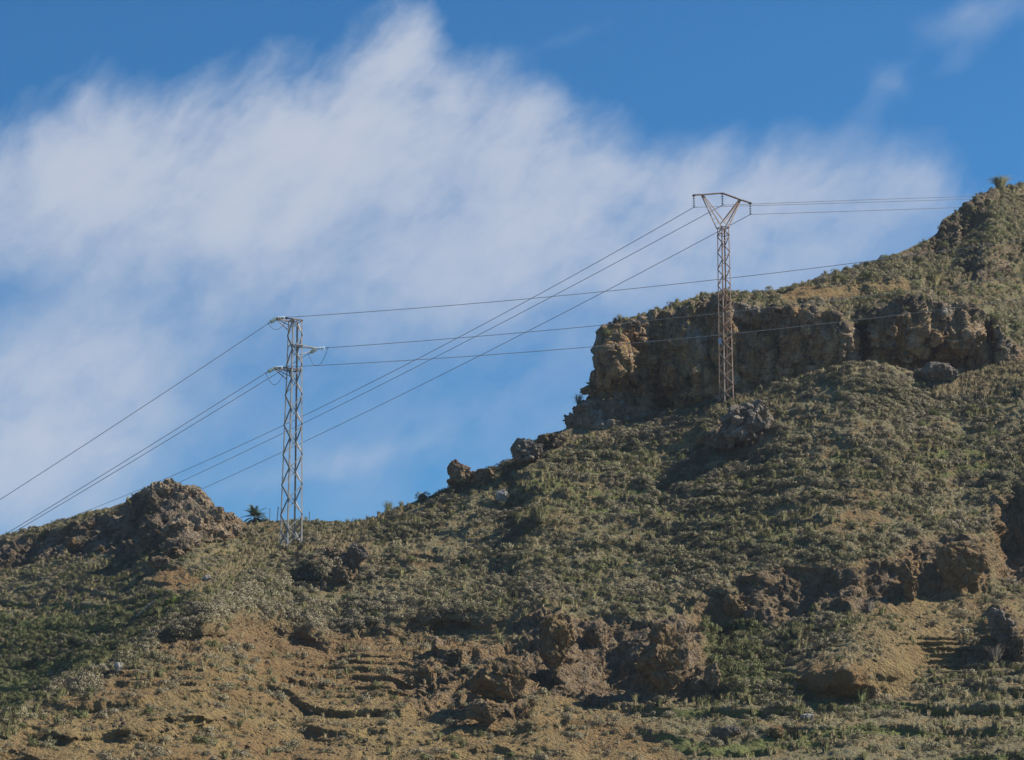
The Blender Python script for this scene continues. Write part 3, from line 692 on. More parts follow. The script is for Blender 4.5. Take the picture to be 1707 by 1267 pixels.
put(near, 'green', 750, .4, 1.2, near['dens'] * (.25 + near['green']) * nz(near, 3) * lowg, 3)
put(near, 'tuss', 2300, .5, 1.15, near['dens'] * nz(near, 4, 12) ** 2 * (.4 + near['green']) * lowg, 4)
put(near, 'dry', 5000, .4, 1.0, near['dens'] * nz(near, 5, 8) ** 2 + .03, 5)
put(upper, 'scrub', 3000, .42, 1.3, upper['dens'] * nz(upper, 6), 6)
put(upper, 'green', 500, .5, 1.2, upper['dens'] * nz(upper, 7) ** 2, 7)
put(upper, 'tuss', 600, .5, 1.0, upper['dens'] * nz(upper, 8) ** 2, 8)
put(upper, 'dry', 700, .5, 1.1, upper['dens'] * nz(upper, 9) ** 2, 9)
put(left, 'scrub', 6000, .30, 1.0, left['dens'] * nz(left, 11) * (1 - .75 * left['tread']), 11)
put(left, 'green', 2600, .3, .9, left['dens'] * (.35 + left['green']) * nz(left, 12), 12)
put(left, 'tuss', 700, .5, 1.1, left['dens'] * nz(left, 13) ** 2, 13)
put(left, 'dry', 900, .5, 1.1, left['dens'] * nz(left, 14) ** 2, 14)
# pale dry grass on the shelf below the right-hand cliff, and around both tower feet
def put_poly(sc, kind, n, a, b, poly, seed): put(sc, kind, n, a, b, inpoly(sc['U'], sc['V'], poly, 6) + 1e-9, seed)
put_poly(near, 'dry', 3200, .9, 1.6, [(1535, 628), (1600, 634), (1660, 616), (1830, 590), (1830, 655), (1707, 664), (1560, 662)], 21)
put_poly(left, 'green', 1000, .3, .9, [(-100, 1060), (120, 1040), (300, 1000), (340, 990), (180, 1110), (0, 1210), (-100, 1230)], 41)
put_poly(near, 'tuss', 180, .5, 1.0, [(0, 1188), (120, 1125), (240, 1062), (340, 990), (440, 938), (475, 925), (380, 1000), (240, 1090), (100, 1170), (0, 1215)], 42)
put_poly(near, 'scrub', 220, .9, 1.8, [(480, 1005), (700, 1000), (860, 1000), (860, 1025), (700, 1030), (560, 1055), (480, 1035)], 43)
put_poly(near, 'scrub', 520, .7, 1.7, [(100, 1150), (220, 1088), (310, 1026), (350, 1000), (430, 960), (500, 935), (560, 930), (560, 965), (480, 1000), (400, 1015), (330, 1045), (240, 1090), (140, 1165)], 44)
put_poly(left, 'dry', 900, .5, 1.0, [(320, 985), (380, 930), (430, 905), (470, 900), (470, 925), (400, 960), (345, 1000)], 45)
put_poly(near, 'dry', 260, .7, 1.2, [(1150, 672), (1240, 655), (1250, 672), (1160, 695)], 22)
put_poly(near, 'dry', 500, .6, 1.2, [(470, 905), (600, 870), (640, 870), (560, 920), (480, 925)], 23)
put_poly(near, 'green', 160, .6, 1.4, [(1160, 1045), (1250, 1030), (1320, 1120), (1280, 1165), (1190, 1160)], 24)
put_poly(near, 'dry', 60, .7, 1.1, [(200, 1090), (300, 1010), (420, 950), (470, 940), (380, 1000), (240, 1095)], 25)
put(near, 'stone', 7000, .06, .45, (1.1 - near['dens']) * nz(near, 31, 6) ** 2 + .02, 31)
put(upper, 'stone', 1500, .06, .40, (1.1 - upper['dens']) * nz(upper, 32, 6) ** 2 + .02, 32)
put(left, 'stone', 1500, .06, .45, (1.1 - left['dens']) * nz(left, 33, 6) ** 2 + .02, 33)
allP = np.concatenate(allP); allS = np.concatenate(allS); allI = np.concatenate(allI); allK = np.concatenate(allK)
rotz = rng.uniform(0, 2 * np.pi, len(allP))
px, py = to_px(allP)
size = allS / allP[:, 1]; inview = (px > 10) & (px < 1697) & (py > 0) & (py < 1262)
LAB = {
    'scrub': ('low_shrub', 'rounded grey green cushion shrub', 'shrub', 'cushion shrubs'),
    'green': ('green_bush', 'darker leafy green bush', 'bush', 'green bushes'),
    'tuss': ('grass_tussock', 'yellow green grass tussock', 'grass clump', 'grass tussocks'),
}
def zone(x, y):
    if y < 900: return 'on the upper slope between the two towers' if x < 1200 else 'on the upper slope right of the slim tower'
    if x < 300: return 'along the edge of the near spur at far left' if y < 1150 else 'in the bottom left corner of the slope'
    if x < 460: return 'above the left end of the bare soil bank' if y < 1060 else 'on bare soil under the left end of the soil bank'
    if x < 650: return 'above the right end of the bare soil bank' if y < 1060 else 'on bare soil under the right end of the soil bank'
    if y > 1165: return 'on the bottom terraces under the rocky bluff' if x < 1150 else 'on the green terraces at lower right'
    if x < 1150: return 'around the top of the rocky bluff'
    if x < 1350: return 'in the green gully right of the rocky bluff'
    return 'around the ochre mounds at the right'
single = np.zeros(len(allP), bool)
for kind, (nm, lb, ct, gr) in LAB.items():
    idx = np.where((allK == kind) & inview)[0]
    idx = idx[np.argsort(-size[idx])][:{'scrub': 300, 'green': 120, 'tuss': 120}[kind]]
    single[idx] = True
    for k in idx:
        zn = zone(px[k], py[k])
        o = bpy.data.objects.new(nm, LIST[allI[k]][1]); link(o)
        o.location = allP[k]; o.scale = (allS[k],) * 3; o.rotation_euler = (0, 0, rotz[k]); tag(o, lb + ' ' + zn, ct, gr + ' ' + zn)
pc = bpy.data.collections.new('plant_sources')
for i, (k, m) in enumerate(LIST): pc.objects.link(bpy.data.objects.new('source_%02d' % i, m))
def cover(name, sel, label, cat):
    me = bpy.data.meshes.new(name); q = allP[sel]; me.vertices.add(len(q)); me.vertices.foreach_set('co', q.astype(np.float32).ravel())
    a = me.attributes.new('scl', 'FLOAT_VECTOR', 'POINT')
    zs = rng.uniform(.8, 1.2, len(q)); a.data.foreach_set('vector', np.stack([allS[sel], allS[sel], allS[sel] * zs], -1).astype(np.float32).ravel())
    a = me.attributes.new('rot', 'FLOAT_VECTOR', 'POINT'); rr = np.zeros((len(q), 3), np.float32); rr[:, 2] = rotz[sel]; rr[:, :2] = rng.normal(0, .12, (len(q), 2)); a.data.foreach_set('vector', rr.ravel())
    a = me.attributes.new('idx', 'INT', 'POINT'); a.data.foreach_set('value', allI[sel].astype(np.int32))
    o = mobj(name, me); tag(o, label, cat, kind='stuff')
    g = bpy.data.node_groups.new(name, 'GeometryNodeTree')
    g.interface.new_socket('Geometry', in_out='INPUT', socket_type='NodeSocketGeometry')
    g.interface.new_socket('Geometry', in_out='OUTPUT', socket_type='NodeSocketGeometry')
    gi = g.nodes.new('NodeGroupInput'); go = g.nodes.new('NodeGroupOutput')
    mp = g.nodes.new('GeometryNodeMeshToPoints'); ip = g.nodes.new('GeometryNodeInstanceOnPoints')
    ci = g.nodes.new('GeometryNodeCollectionInfo'); ci.inputs[0].default_value = pc; ci.inputs[1].default_value = True; ci.inputs[2].default_value = True
    def na(n, t):
        x = g.nodes.new('GeometryNodeInputNamedAttribute'); x.data_type = t; x.inputs[0].default_value = n; return x.outputs[0]
    L = g.links.new
    L(gi.outputs[0], mp.inputs[0]); L(mp.outputs[0], ip.inputs['Points']); L(ci.outputs[0], ip.inputs['Instance'])
    ip.inputs['Pick Instance'].default_value = True
    L(na('idx', 'INT'), ip.inputs['Instance Index'])
    er = g.nodes.new('FunctionNodeEulerToRotation'); L(na('rot', 'FLOAT_VECTOR'), er.inputs[0]); L(er.outputs[0], ip.inputs['Rotation'])
    L(na('scl', 'FLOAT_VECTOR'), ip.inputs['Scale']); L(ip.outputs[0], go.inputs[0])
    md = o.modifiers.new('plants', 'NODES'); md.node_group = g
    return o
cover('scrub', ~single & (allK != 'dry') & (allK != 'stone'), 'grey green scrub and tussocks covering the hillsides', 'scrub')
cover('dry_grass', ~single & (allK == 'dry'), 'pale dry grass growing thinly between the shrubs', 'grass')

cover('loose_stones', allK == 'stone', 'loose stones and rubble lying on the bare soil', 'stones')
# ------------------------------------------------------------------ rocks that stand free of the slope
def rock_mesh(name, seed, size, mat, amp=.22, sub=5, blocky=1.0):
    import bmesh
    bm = bmesh.new(); bmesh.ops.create_icosphere(bm, subdivisions=sub, radius=1)
    co = np.array([v.co[:] for v in bm.verts]); fc = np.array([[v.index for v in f.verts] for f in bm.faces]); bm.free()
    sz = np.array(size, float)
    # flatten by random cutting planes, as broken stone
    r = np.random.default_rng(seed)
    for k in range(13):
        nn = r.normal(0, 1, 3); nn /= np.linalg.norm(nn); d = r.uniform(.60, .92)
        h = co @ nn - d; co = co - np.where(h > 0, h * .92, 0)[:, None] * nn
    p = co * sz; nrm = co / np.linalg.norm(co, axis=1, keepdims=True)
    m = float(sz.mean()); off = np.array([seed * 3.1, seed * 1.7, 0])
    f1, e1 = facet(p + off, m * .62, seed); f2, e2 = facet(p + off, m * .26, seed + 9)
    p = p + nrm * (m * (amp * blocky * f1 + amp * .5 * f2 - .05 * np.exp(-e1 * 14) - .025 * np.exp(-e2 * 12) + .05 * fbm(p + off, m * .2, 3, seed)))[:, None]
    me = np_mesh(name, p, fc, mat, None, False)
    return me
def put_rock(name, u, v, wpx, hpx, label, mat, H=H1, seed=1, cat='rock', deep=.8, amp=.22, dY=0, sub=5, rot=0.0, tiltx=0.0, group=None):
    base = ground_at(H, u, v + hpx * .45)
    Y = base[1] + dY; mpp = Y / FPX * 1.02
    sx, sz = wpx / 2 * mpp, hpx / 2 * mpp * 1.05
    me = rock_mesh(name, seed, (sx, max(sx, sz) * deep, sz), mat, amp, sub)
    o = mobj(name, me); o.location = P(u, v, Y); o.rotation_euler = (0, tiltx, rot)
    return tag(o, label, cat, group)
put_rock('boulder', 768, 793, 44, 48, 'upright brown boulder standing on the skyline between the two towers', MR, seed=3, cat='boulder', dY=.5)
put_rock('boulder', 805, 793, 44, 30, 'low brown rock on the skyline just right of the upright boulder', MR, seed=4, cat='boulder', dY=.8)
put_rock('boulder', 836, 830, 24, 24, 'small white boulder half buried in scrub below the upright skyline boulder', MRP, seed=5, cat='boulder')
put_rock('rock_outcrop', 1240, 708, 96, 66, 'grey pitted rock outcrop on the slope just below the foot of the right tower', MRG, seed=6, cat='rock', amp=.34, sub=6, tiltx=-.45)
put_rock('rock_outcrop', 1262, 690, 44, 36, 'lit crest of the grey outcrop below the foot of the right tower', MRG, seed=16, cat='rock', amp=.34)
put_rock('rock_outcrop', 1205, 735, 50, 36, 'shaded left foot of the grey outcrop below the right tower', MRG, seed=17, cat='rock', amp=.30)
put_rock('boulder', 1556, 622, 74, 38, 'broad rounded grey boulder at the base of the right part of the cliff', MRG, seed=7, cat='boulder', amp=.18)
put_rock('boulder', 197, 1113, 13, 22, 'small pale stone in the shaded lower left slope', MRP, seed=8, cat='boulder', amp=.12)
put_rock('boulder', 1294, 1221, 26, 24, 'rounded tan boulder near the bottom edge of the terraces', MRO, seed=9, cat='boulder', amp=.12)
put_rock('boulder', 1213, 1222, 50, 22, 'low grey rock left of the rounded tan boulder near the bottom', MRG, seed=10, cat='boulder', amp=.2)
put_rock('boulder', 1346, 1196, 24, 12, 'small flat pale stone above and right of the rounded tan boulder', MRP, seed=12, cat='boulder', amp=.15)
put_rock('rock_outcrop', 596, 922, 36, 34, 'pale topped rock on the slope right of the foot of the left tower', MRG, seed=13, cat='rock')
put_rock('rock_outcrop', 566, 930, 52, 36, 'brown rock on the slope just below the foot of the left tower', MR, seed=14, cat='rock', amp=.3)
put_rock('rock_outcrop', 570, 958, 40, 26, 'lowest brown rock of the group below the left tower', MR, seed=15, cat='rock', amp=.3)
put_rock('rock_outcrop', 882, 752, 52, 44, 'grey rocks at the skyline edge left of the lowest part of the cliff', MRG, seed=18, cat='rock', amp=.34, dY=.4)
put_rock('rock_outcrop', 915, 736, 52, 26, 'pale rocks at the skyline just left of the foot of the cliff', MR, seed=19, cat='rock', amp=.3, dY=.6)
put_rock('rock_pillar', 925, 1078, 62, 96, 'rough knobbly grey rock pillar in the left part of the lower bluff', MRO, seed=20, cat='rock', amp=.17, sub=6)
put_rock('rock_pillar', 1105, 1105, 86, 120, 'tall rust streaked rock pillar in the middle of the lower bluff', MRO, seed=21, cat='rock', amp=.17, sub=6, deep=.55)
put_rock('boulder', 990, 1056, 30, 36, 'rounded boulder set in the bluff between the two rock pillars', MR, seed=22, cat='boulder')
put_rock('boulder', 838, 1135, 100, 74, 'large ochre boulder with a crumbling top below the left end of the bluff', MRO, seed=23, cat='boulder', amp=.17, sub=6, deep=.6)
put_rock('boulder', 805, 1185, 66, 50, 'orange stained block directly below the large ochre boulder', MRO, seed=24, cat='boulder', amp=.17)
put_rock('rock_pillar', 1672, 1046, 30, 70, 'narrow leaning grey rock fin near the right edge of the slope', MRG, seed=25, cat='rock', amp=.34, tiltx=-.5)
put_rock('boulder', 1695, 1082, 26, 44, 'dark block at the lower end of the leaning rock fin', MR, seed=26, cat='boulder', amp=.3)
put_rock('boulder', 1188, 1130, 34, 48, 'ochre rock at the right foot of the rust streaked pillar', MR, seed=27, cat='boulder', amp=.17)
put_rock('rock_block', 1595, 935, 96, 84, 'broad blocky ochre rock of the bluff near the right edge', MRO, seed=28, cat='rock', amp=.17, sub=6, deep=.5)
put_rock('rock_block', 1514, 965, 32, 72, 'ochre lit rock rib left of the broad block near the right edge', MRO, seed=29, cat='rock', amp=.17, deep=.6)
put_rock('rock_block', 1225, 1010, 48, 36, 'overhanging ochre ledge above the green gully', MRO, seed=30, cat='rock', amp=.17, deep=.6)
put_rock('rock', 122, 908, 26, 22, 'pointed ochre rock in front of the dark face at the far left', MRO, H=H3, seed=31)
put_rock('rock', 168, 915, 16, 12, 'small tan rock right of the pointed ochre rock at far left', MRO, H=H3, seed=32)
put_rock('rock', 189, 912, 12, 12, 'smallest tan rock below the left end of the crag', MRO, H=H3, seed=33)
put_rock('rock', 270, 938, 40, 20, 'pale broken rock on the scrub just below the crag', MR, H=H3, seed=34, amp=.3)
put_rock('rock', 290, 922, 34, 22, 'grey rock at the foot of the crag, its top in the sun', MR, H=H3, seed=35, amp=.3)
put_rock('rock', 345, 964, 16, 9, 'small flat white stone right of the bare sandy patch', MRP, H=H3, seed=36)
# the crag on the left ridge: wedged blocks, one mass of rock
def crag():
    vs, fs, n0 = [], [], 0
    spec = [(250, 824, 30, 24), (266, 818, 34, 30), (285, 817, 40, 34), (308, 824, 40, 32), (325, 822, 26, 20), (336, 846, 40, 34), (310, 846, 44, 40), (358, 862, 44, 32),
            (384, 870, 34, 32), (391, 885, 24, 22), (284, 856, 40, 50), (330, 876, 56, 40), (356, 886, 46, 26), (292, 884, 50, 40), (262, 850, 44, 50), (310, 898, 50, 28)]
    for i, (u, v, w_, h_) in enumerate(spec):
        base = ground_at(H3, u, v); Y = base[1] + .15; mpp = Y / FPX * 1.1
        me = rock_mesh('crag_block', 100 + i, (w_ / 2 * mpp, w_ / 2 * mpp * .8, h_ / 2 * mpp), MR2, .24, 4)
        co = np.zeros(len(me.vertices) * 3, np.float32); me.vertices.foreach_get('co', co); co = co.reshape(-1, 3)
        a = .5 * math.sin(i * 2.3); c_, s_ = math.cos(a), math.sin(a)
        co = co @ np.array([[c_, 0, -s_], [0, 1, 0], [s_, 0, c_]]) + P(u, v, Y)
        f = np.zeros(len(me.polygons) * 3, np.int32); me.polygons.foreach_get('vertices', f)
        vs.append(co); fs.append(f.reshape(-1, 3) + n0); n0 += len(co); bpy.data.meshes.remove(me)
    o = mobj('crag', np_mesh('crag', np.concatenate(vs), np.concatenate(fs), MR2))
    tag(o, 'jagged brown rock crag crowning the low ridge on the left', 'crag')
crag()

# ------------------------------------------------------------------ plants one can point to
def plant(name, me, u, v, s_, label, cat='bush', H=H1, dz=0, group=None):
    o = mobj(name, me); q = ground_at(H, u, v); o.location = (q[0], q[1], q[2] + dz); o.scale = (s_,) * 3
    o.rotation_euler = (0, 0, random.uniform(0, 6)); return tag(o, label, cat, group)
G0, G1, G2 = KINDS['green'][:3]; T0, T1 = KINDS['tuss'][:2]
big_t = tussock('broom_bush', 201, 420, .9, .95, .014, PM['tuss'], 1.15)
lime = cushion('bright_bush', 202, 600, .8, .55, .09, PM['lime'], 5)
tall = tussock('twiggy_bush', 203, 110, .9, 1.0, .013, PM['green'], .95)
plant('broom_bush', big_t, 1558, 476, 1.45, 'pale green broom bush on the sandy shelf above the cliff', H=H2)
plant('broom_bush', big_t, 1668, 312, 1.6, 'spiky bush on the highest point of the skyline at upper right', H=H2)
plant('bright_bush', lime, 285, 1006, 1.0, 'bright lime green bush below the bare sandy patch', H=H3)
plant('bright_bush', lime, 42, 1012, .8, 'bright green patch of low bush near the left edge', H=H3)
plant('twiggy_bush', tall, 648, 851, 1.1, 'thin twiggy bush on the skyline between left tower and upright boulder')
plant('green_bush', G0, 598, 871, 1.1, 'dark bush on the skyline right of the left tower')
plant('green_bush', G1, 540, 873, .7, 'small round bush on the saddle skyline just right of the left tower', H=H3)
plant('green_bush', G2, 568, 876, .6, 'smaller round bush on the saddle skyline beside the dark bush', H=H3)
plant('twiggy_bush', tall, 964, 672, 1.1, 'grey twiggy bush on the ledge left of the cliff foot', H=H2)
plant('green_bush', G0, 1415, 456, .5, 'small bush on the skyline above the cliff, left one of two', H=H2)
plant('green_bush', G1, 1490, 430, .7, 'small bush on the skyline below the dark crag at upper right', H=H2)
plant('green_bush', G0, 1395, 470, 2.0, 'large dark bush on the slope above the sandy shelf', H=H2)
plant('green_bush', G2, 1450, 462, 1.6, 'green bush right of the large dark bush above the sandy shelf', H=H2)
plant('twiggy_bush', tall, 1435, 1092 + 80, 1.2, 'upright dark bush on the terraces left of the ochre mound')
plant('bright_bush', lime, 1420, 690, .6, 'yellow green bush on the middle slope right of the tower foot')
plant('broom_bush', big_t, 862, 868, 1.0, 'yellowish round clump on the middle slope beside the fallen twigs')
plant('broom_bush', big_t, 900, 868, 1.6, 'wide dry tangle of grass and twigs in the middle of the slope')
dead = cushion('dead_bush', 205, 500, .8, .8, .05, PM['twig'], 4, 1.0)
dt = tussock('dead_bush', 206, 200, .8, 1.0, .012, PM['twig'], 1.1)
plant('dead_bush', dt, 1658, 1104, 1.4, 'leafless grey bush below the leaning rock fin')
plant('dead_bush', dt, 1448, 1020, 1.0, 'pale leafless plant hanging on the bluff beside the ochre rib')

# the palm behind the left tower
def palm():
    q = ground_at(H3, 425, 871); root = empty('palm_tree', q)
    tag(root, 'small bushy palm on the saddle behind the left tower', 'palm')
    import bmesh
    bm = bmesh.new(); bmesh.ops.create_cone(bm, segments=10, radius1=.22, radius2=.16, depth=.9, cap_ends=True)
    for v in bm.verts: v.co.z += .05
    me = bpy.data.meshes.new('trunk'); bm.to_mesh(me); bm.free(); me.materials.append(MTR); mobj('trunk', me, root)
    r = np.random.default_rng(5); T = []; lf = []
    for i in range(46):
        a = i * 2.4; el = r.uniform(-.25, 1.45); L = r.uniform(1.0, 1.75)
        o_ = np.array([math.cos(a), math.sin(a), 0]); prev = np.array([0, 0, .45]); sd_ = np.array([-math.sin(a), math.cos(a), 0])
        d = o_ * math.cos(el) + np.array([0, 0, math.sin(el)])
        for k in range(9):
            nx = prev + d * L / 9; d = d + np.array([0, 0, -.13]); d /= np.linalg.norm(d)
            T.append([prev - sd_ * .02, prev + sd_ * .02, nx]); lf.append(.5)
            if k > 1:
                for sg in (-1, 1):
                    for z in (0, .5):
                        c = prev + (nx - prev) * z
                        tip = c + sg * sd_ * .38 * (1 - .06 * k) + d * .28 + np.array([0, 0, -.06])
                        T.append([c, c + d * .10, tip]); lf.append(r.random())
            prev = nx
    mobj('crown', tri_mesh('crown', T, PM['palm'], np.array(lf)), root)
palm()

# ------------------------------------------------------------------ bars, tubes and discs
class MB:
    def __init__(s): s.v = []; s.f = []; s.sm = []
    def prism(s, a, b, ring, up=(0, 0, 1)):
        """sweep a 2D outline from a to b"""
        a, b = Vector(a), Vector(b); d = (b - a).normalized(); x = d.cross(Vector(up))
        if x.length < 1e-3: x = d.cross(Vector((0, 1, 0)))
        x.normalize(); y = x.cross(d).normalized(); n = len(ring); o = len(s.v)
        for p in (a, b):
            for (i, j) in ring: s.v.append(tuple(p + x * i + y * j))
        for k in range(n): s.f.append((o + k, o + (k + 1) % n, o + n + (k + 1) % n, o + n + k))
        s.f.append(tuple(o + k for k in range(n))[::-1]); s.f.append(tuple(o + n + k for k in range(n)))
    def angle(s, a, b, w, t=.012, up=(0, 0, 1), flip=1):
        """L-section steel bar"""
        f = flip; s.prism(a, b, [(0, 0), (w * f, 0), (w * f, t), (t * f, t), (t * f, w), (0, w)], up)
    def flat(s, a, b, w, t, up=(0, 0, 1)): s.prism(a, b, [(-w / 2, -t / 2), (w / 2, -t / 2), (w / 2, t / 2), (-w / 2, t / 2)], up)
    def rod(s, a, b, r, n=8): s.prism(a, b, [(r * math.cos(k * 2 * math.pi / n), r * math.sin(k * 2 * math.pi / n)) for k in range(n)])
    def tube(s, pts, r, n=6):
        o = len(s.v); m = len(pts)
        for i, p in enumerate(pts):
            d = (Vector(pts[min(i + 1, m - 1)]) - Vector(pts[max(i - 1, 0)])).normalized()
            x = d.cross(Vector((0, 0, 1)));  x = x if x.length > 1e-3 else d.cross(Vector((0, 1, 0))); x.normalize(); y = x.cross(d)
            for k in range(n):
                a = 2 * math.pi * k / n; s.v.append(tuple(Vector(p) + x * (r * math.cos(a)) + y * (r * math.sin(a))))
        for i in range(m - 1):
            for k in range(n): s.f.append((o + i * n + k, o + i * n + (k + 1) % n, o + (i + 1) * n + (k + 1) % n, o + (i + 1) * n + k))
    def build(s, name, mat, parent=None, smooth=False):
        me = bpy.data.meshes.new(name); me.from_pydata(s.v, [], s.f); me.materials.append(mat)
        me.polygons.foreach_set('use_smooth', [smooth] * len(me.polygons)); me.update()
        o = mobj(name, me, parent)
        if parent: o.matrix_parent_inverse = Matrix.Identity(4); o.location = -parent.location
        return o
def insulator(root, a, b, n, rd, mat, name='insulator'):
    """string of bell-shaped discs with metal caps between a and b"""
    a, b = Vector(a), Vector(b); d = (b - a); m = MB(); L = d.length; dn = d.normalized()
    m.rod(a, b, .022, 6); o = m.build(name, MFIT, root)
    g = MB()
    for i in range(n):
        c = a + d * ((i + .7) / (n + .4))
        for r0, r1, z0, z1 in ((rd * .35, rd, -.05, .0), (rd, rd * .55, .0, .035)):
            q = len(g.v); x = dn.cross(Vector((.3, .2, 1))).normalized(); y = x.cross(dn)
            for r_, z_ in ((r0, z0), (r1, z1)):
                for k in range(12):
                    t_ = 2 * math.pi * k / 12; g.v.append(tuple(c + dn * z_ + x * (r_ * math.cos(t_)) + y * (r_ * math.sin(t_))))
            for k in range(12): g.f.append((q + k, q + (k + 1) % 12, q + 12 + (k + 1) % 12, q + 12 + k))
            g.f.append(tuple(q + k for k in range(12))); g.f.append(tuple(q + 12 + k for k in range(12)))
    s_ = g.build('discs', mat, o); s_.location = (0, 0, 0)
    return o
def arcpts(a, b, sag, n=14):
    a, b = Vector(a), Vector(b); return [a.lerp(b, i / n) + Vector((0, 0, -4 * sag * (i / n) * (1 - i / n))) for i in range(n + 1)]

def lattice(root, foot, H, rb, rt, az, panels, wl, wb, mat, x_brace=False, sink=.5, start=0.0):
    """four tapered corner legs and zigzag bracing on each face; az turns the faces in plan"""
    cs_ = [(az + R(45) + k * math.pi / 2) for k in range(4)]
    def c(k, h):
        r_ = rb + (rt - rb) * h / H; return Vector((foot[0] + r_ * math.cos(cs_[k % 4]), foot[1] + r_ * math.sin(cs_[k % 4]), foot[2] + h))
    for k in range(4):
        m = MB(); outd = Vector((math.cos(cs_[k]), math.sin(cs_[k]), 0)); e1 = Vector((math.cos(cs_[k] + R(135)), math.sin(cs_[k] + R(135)), 0)); e2 = Vector((math.cos(cs_[k] - R(135)), math.sin(cs_[k] - R(135)), 0))
        a, b = c(k, -sink), c(k, H); o = len(m.v); tt = .014
        ring = [Vector((0, 0, 0)), e1 * wl, e1 * wl + e2 * tt, e1 * tt + e2 * tt, e2 * wl + e1 * tt, e2 * wl]
        for p in (a, b):
            for q in ring: m.v.append(tuple(p + q))
        for i in range(6): m.f.append((o + i, o + (i + 1) % 6, o + 6 + (i + 1) % 6, o + 6 + i))
        m.f.append(tuple(range(o + 5, o - 1, -1))); m.f.append(tuple(range(o + 6, o + 12)))
        m.build('leg', mat, root)
    hs = [start + (H - start) * i / panels for i in range(panels + 1)]
    for k in range(4):
        m = MB(); ctr = (c(k, 0) + c(k + 1, 0)) / 2 - Vector(foot); nrm = Vector((ctr.x, ctr.y, 0)).normalized()
        for i in range(panels):
            par = (i + k) % 2
            a, b = (c(k, hs[i]), c(k + 1, hs[i + 1])) if par else (c(k + 1, hs[i]), c(k, hs[i + 1]))
            ins = nrm * -.016
            m.angle(a + ins, b + ins, wb, .010, nrm)
            if x_brace and i == 0:
                a, b = (c(k + 1, hs[i]), c(k, hs[i + 1])) if par else (c(k, hs[i]), c(k + 1, hs[i + 1]))
                m.angle(a + ins * 2.6, b + ins * 2.6, wb, .010, nrm)
        m.build('bracing', mat, root)
    return c

wires = []
def wire(a, b, sag, label, group='overhead power conductors', r=.026):
    mat_ = MWIRE if 'right tower' in label or 'down left' in label else MWIRE2  # left tower's right-going spans take the colour with painted sunlight
    m = MB(); m.tube(arcpts(a, b, sag, 60), r, 6)
    o = m.build('power_line', mat_, None, True); tag(o, label, 'power line', group); return o

# ---- left tower: angle tower with three single-sided crossarms
f1 = V3(485, 908, 206.0); gpt = ground_at(H1, 485, 912)
YT1 = float(gpt[1]) - .2; f1 = V3(485, 909, YT1); mpp1 = YT1 / FPX
AZ1 = R(32); H_1 = float(P(485, 535, YT1)[2] - f1.z)
t1 = empty('electricity_tower', f1)
tag(t1, 'galvanised lattice electricity tower with three short crossarms, on the saddle at left', 'tower')
c1 = lattice(t1, f1, H_1, 20.5 * mpp1, 12.8 * mpp1, AZ1, 15, .125, .085, MST1, True)
ad = Vector((math.cos(AZ1), math.sin(AZ1), 0)); an = Vector((-ad.y, ad.x, 0)); top1 = Vector((f1.x, f1.y, 0))
def arm1(h, side, reach, name='crossarm'):
    m = MB(); z = f1.z + h; rr = 12.8 * mpp1 * .72 + .02
    ends = top1 + ad * (side * reach); ends.z = z + .02
    for s_ in (-1, 1):
        a = top1 - ad * (side * rr) + an * (s_ * rr); a.z = z
        mid = top1 + ad * (side * rr) + an * (s_ * rr); mid.z = z
        m.angle(a, mid, .10, .014); m.angle(mid, ends + an * (s_ * .06), .10, .014)
        lo = mid.copy(); lo.z -= .75
        m.angle(lo, ends + an * (s_ * .05) + Vector((0, 0, -.07)), .06, .010)
    for f_ in (-1, -.2, .6, 1):
        a = top1 + ad * (side * rr * f_); a.z = z - .012
        m.angle(a - an * rr, a + an * rr, .06, .010)
    m.flat(ends - an * .16, ends + an * .16, .20, .03)
    m.build(name, MARM if side < 0 else MST1, t1)
    return ends
hA = H_1 - .02; hB = float(P(485, 577, YT1)[2] - f1.z); hC = float(P(485, 618, YT1)[2] - f1.z)
eA = arm1(hA, -1, 1.85); eB = arm1(hB, 1, 2.15); eC = arm1(hC, -1, 1.95)
def string1(tip, sgn, target, length=.85, drop=.0):
    a = tip + an * (sgn * .14); d = (Vector(target) - a).normalized(); b = a + d * length
    insulator(t1, a + d * .12, b, 4, .19, MGLASS); m = MB(); m.rod(a, a + d * .14, .03); m.rod(b, b + d * .30, .035); m.build('clamp', MFIT, t1)
    return b + d * .22
# conductors leaving to the left run down towards the valley, the others cross in front of the cliff
offL = [V3(-560, 1165, 176), V3(-560, 1205, 176), V3(-560, 1222, 178)]
farR = [V3(1980, 358, 205), V3(1980, 420, 203), V3(1980, 458, 201)]
# which way each string leaves: left-going strings from the near side of the arm, right-going from the far side
aL = string1(eA, -1, offL[0]); aR = string1(eA, 1, farR[0])
bL = string1(eB, -1, offL[2]); bR = string1(eB, 1, farR[1])
cL = string1(eC, -1, offL[1]); cR = string1(eC, 1, farR[2])
for a, b, sg in ((aL, aR, .8), (bL, bR, 1.35), (cL, cR, 1.3)):
    m = MB(); m.tube(arcpts(a, b, sg, 16), .02, 6); m.build('jumper_wire', MWIRE, t1, True)
def thru(a, via, endY, endu):
    """straight-on continuation of a span from a, through photo point via, to column endu"""
    ua, va = to_px(np.array(a)); k = (endu - ua) / (via[0] - ua); return (endu, va + (via[1] - va) * k, endY)
wire(aL, V3(*thru(aL, (0, 826), 176, -560)), .35, 'power line running down left from the top crossarm of the left tower')
wire(cL, V3(*thru(cL, (0, 889), 176, -560)), .35, 'power line running down left from the lowest crossarm of the left tower')
wire(bL, V3(*thru(bL, (0, 894), 178, -560)), .35, 'power line running down left from the middle crossarm, passing behind the left tower')
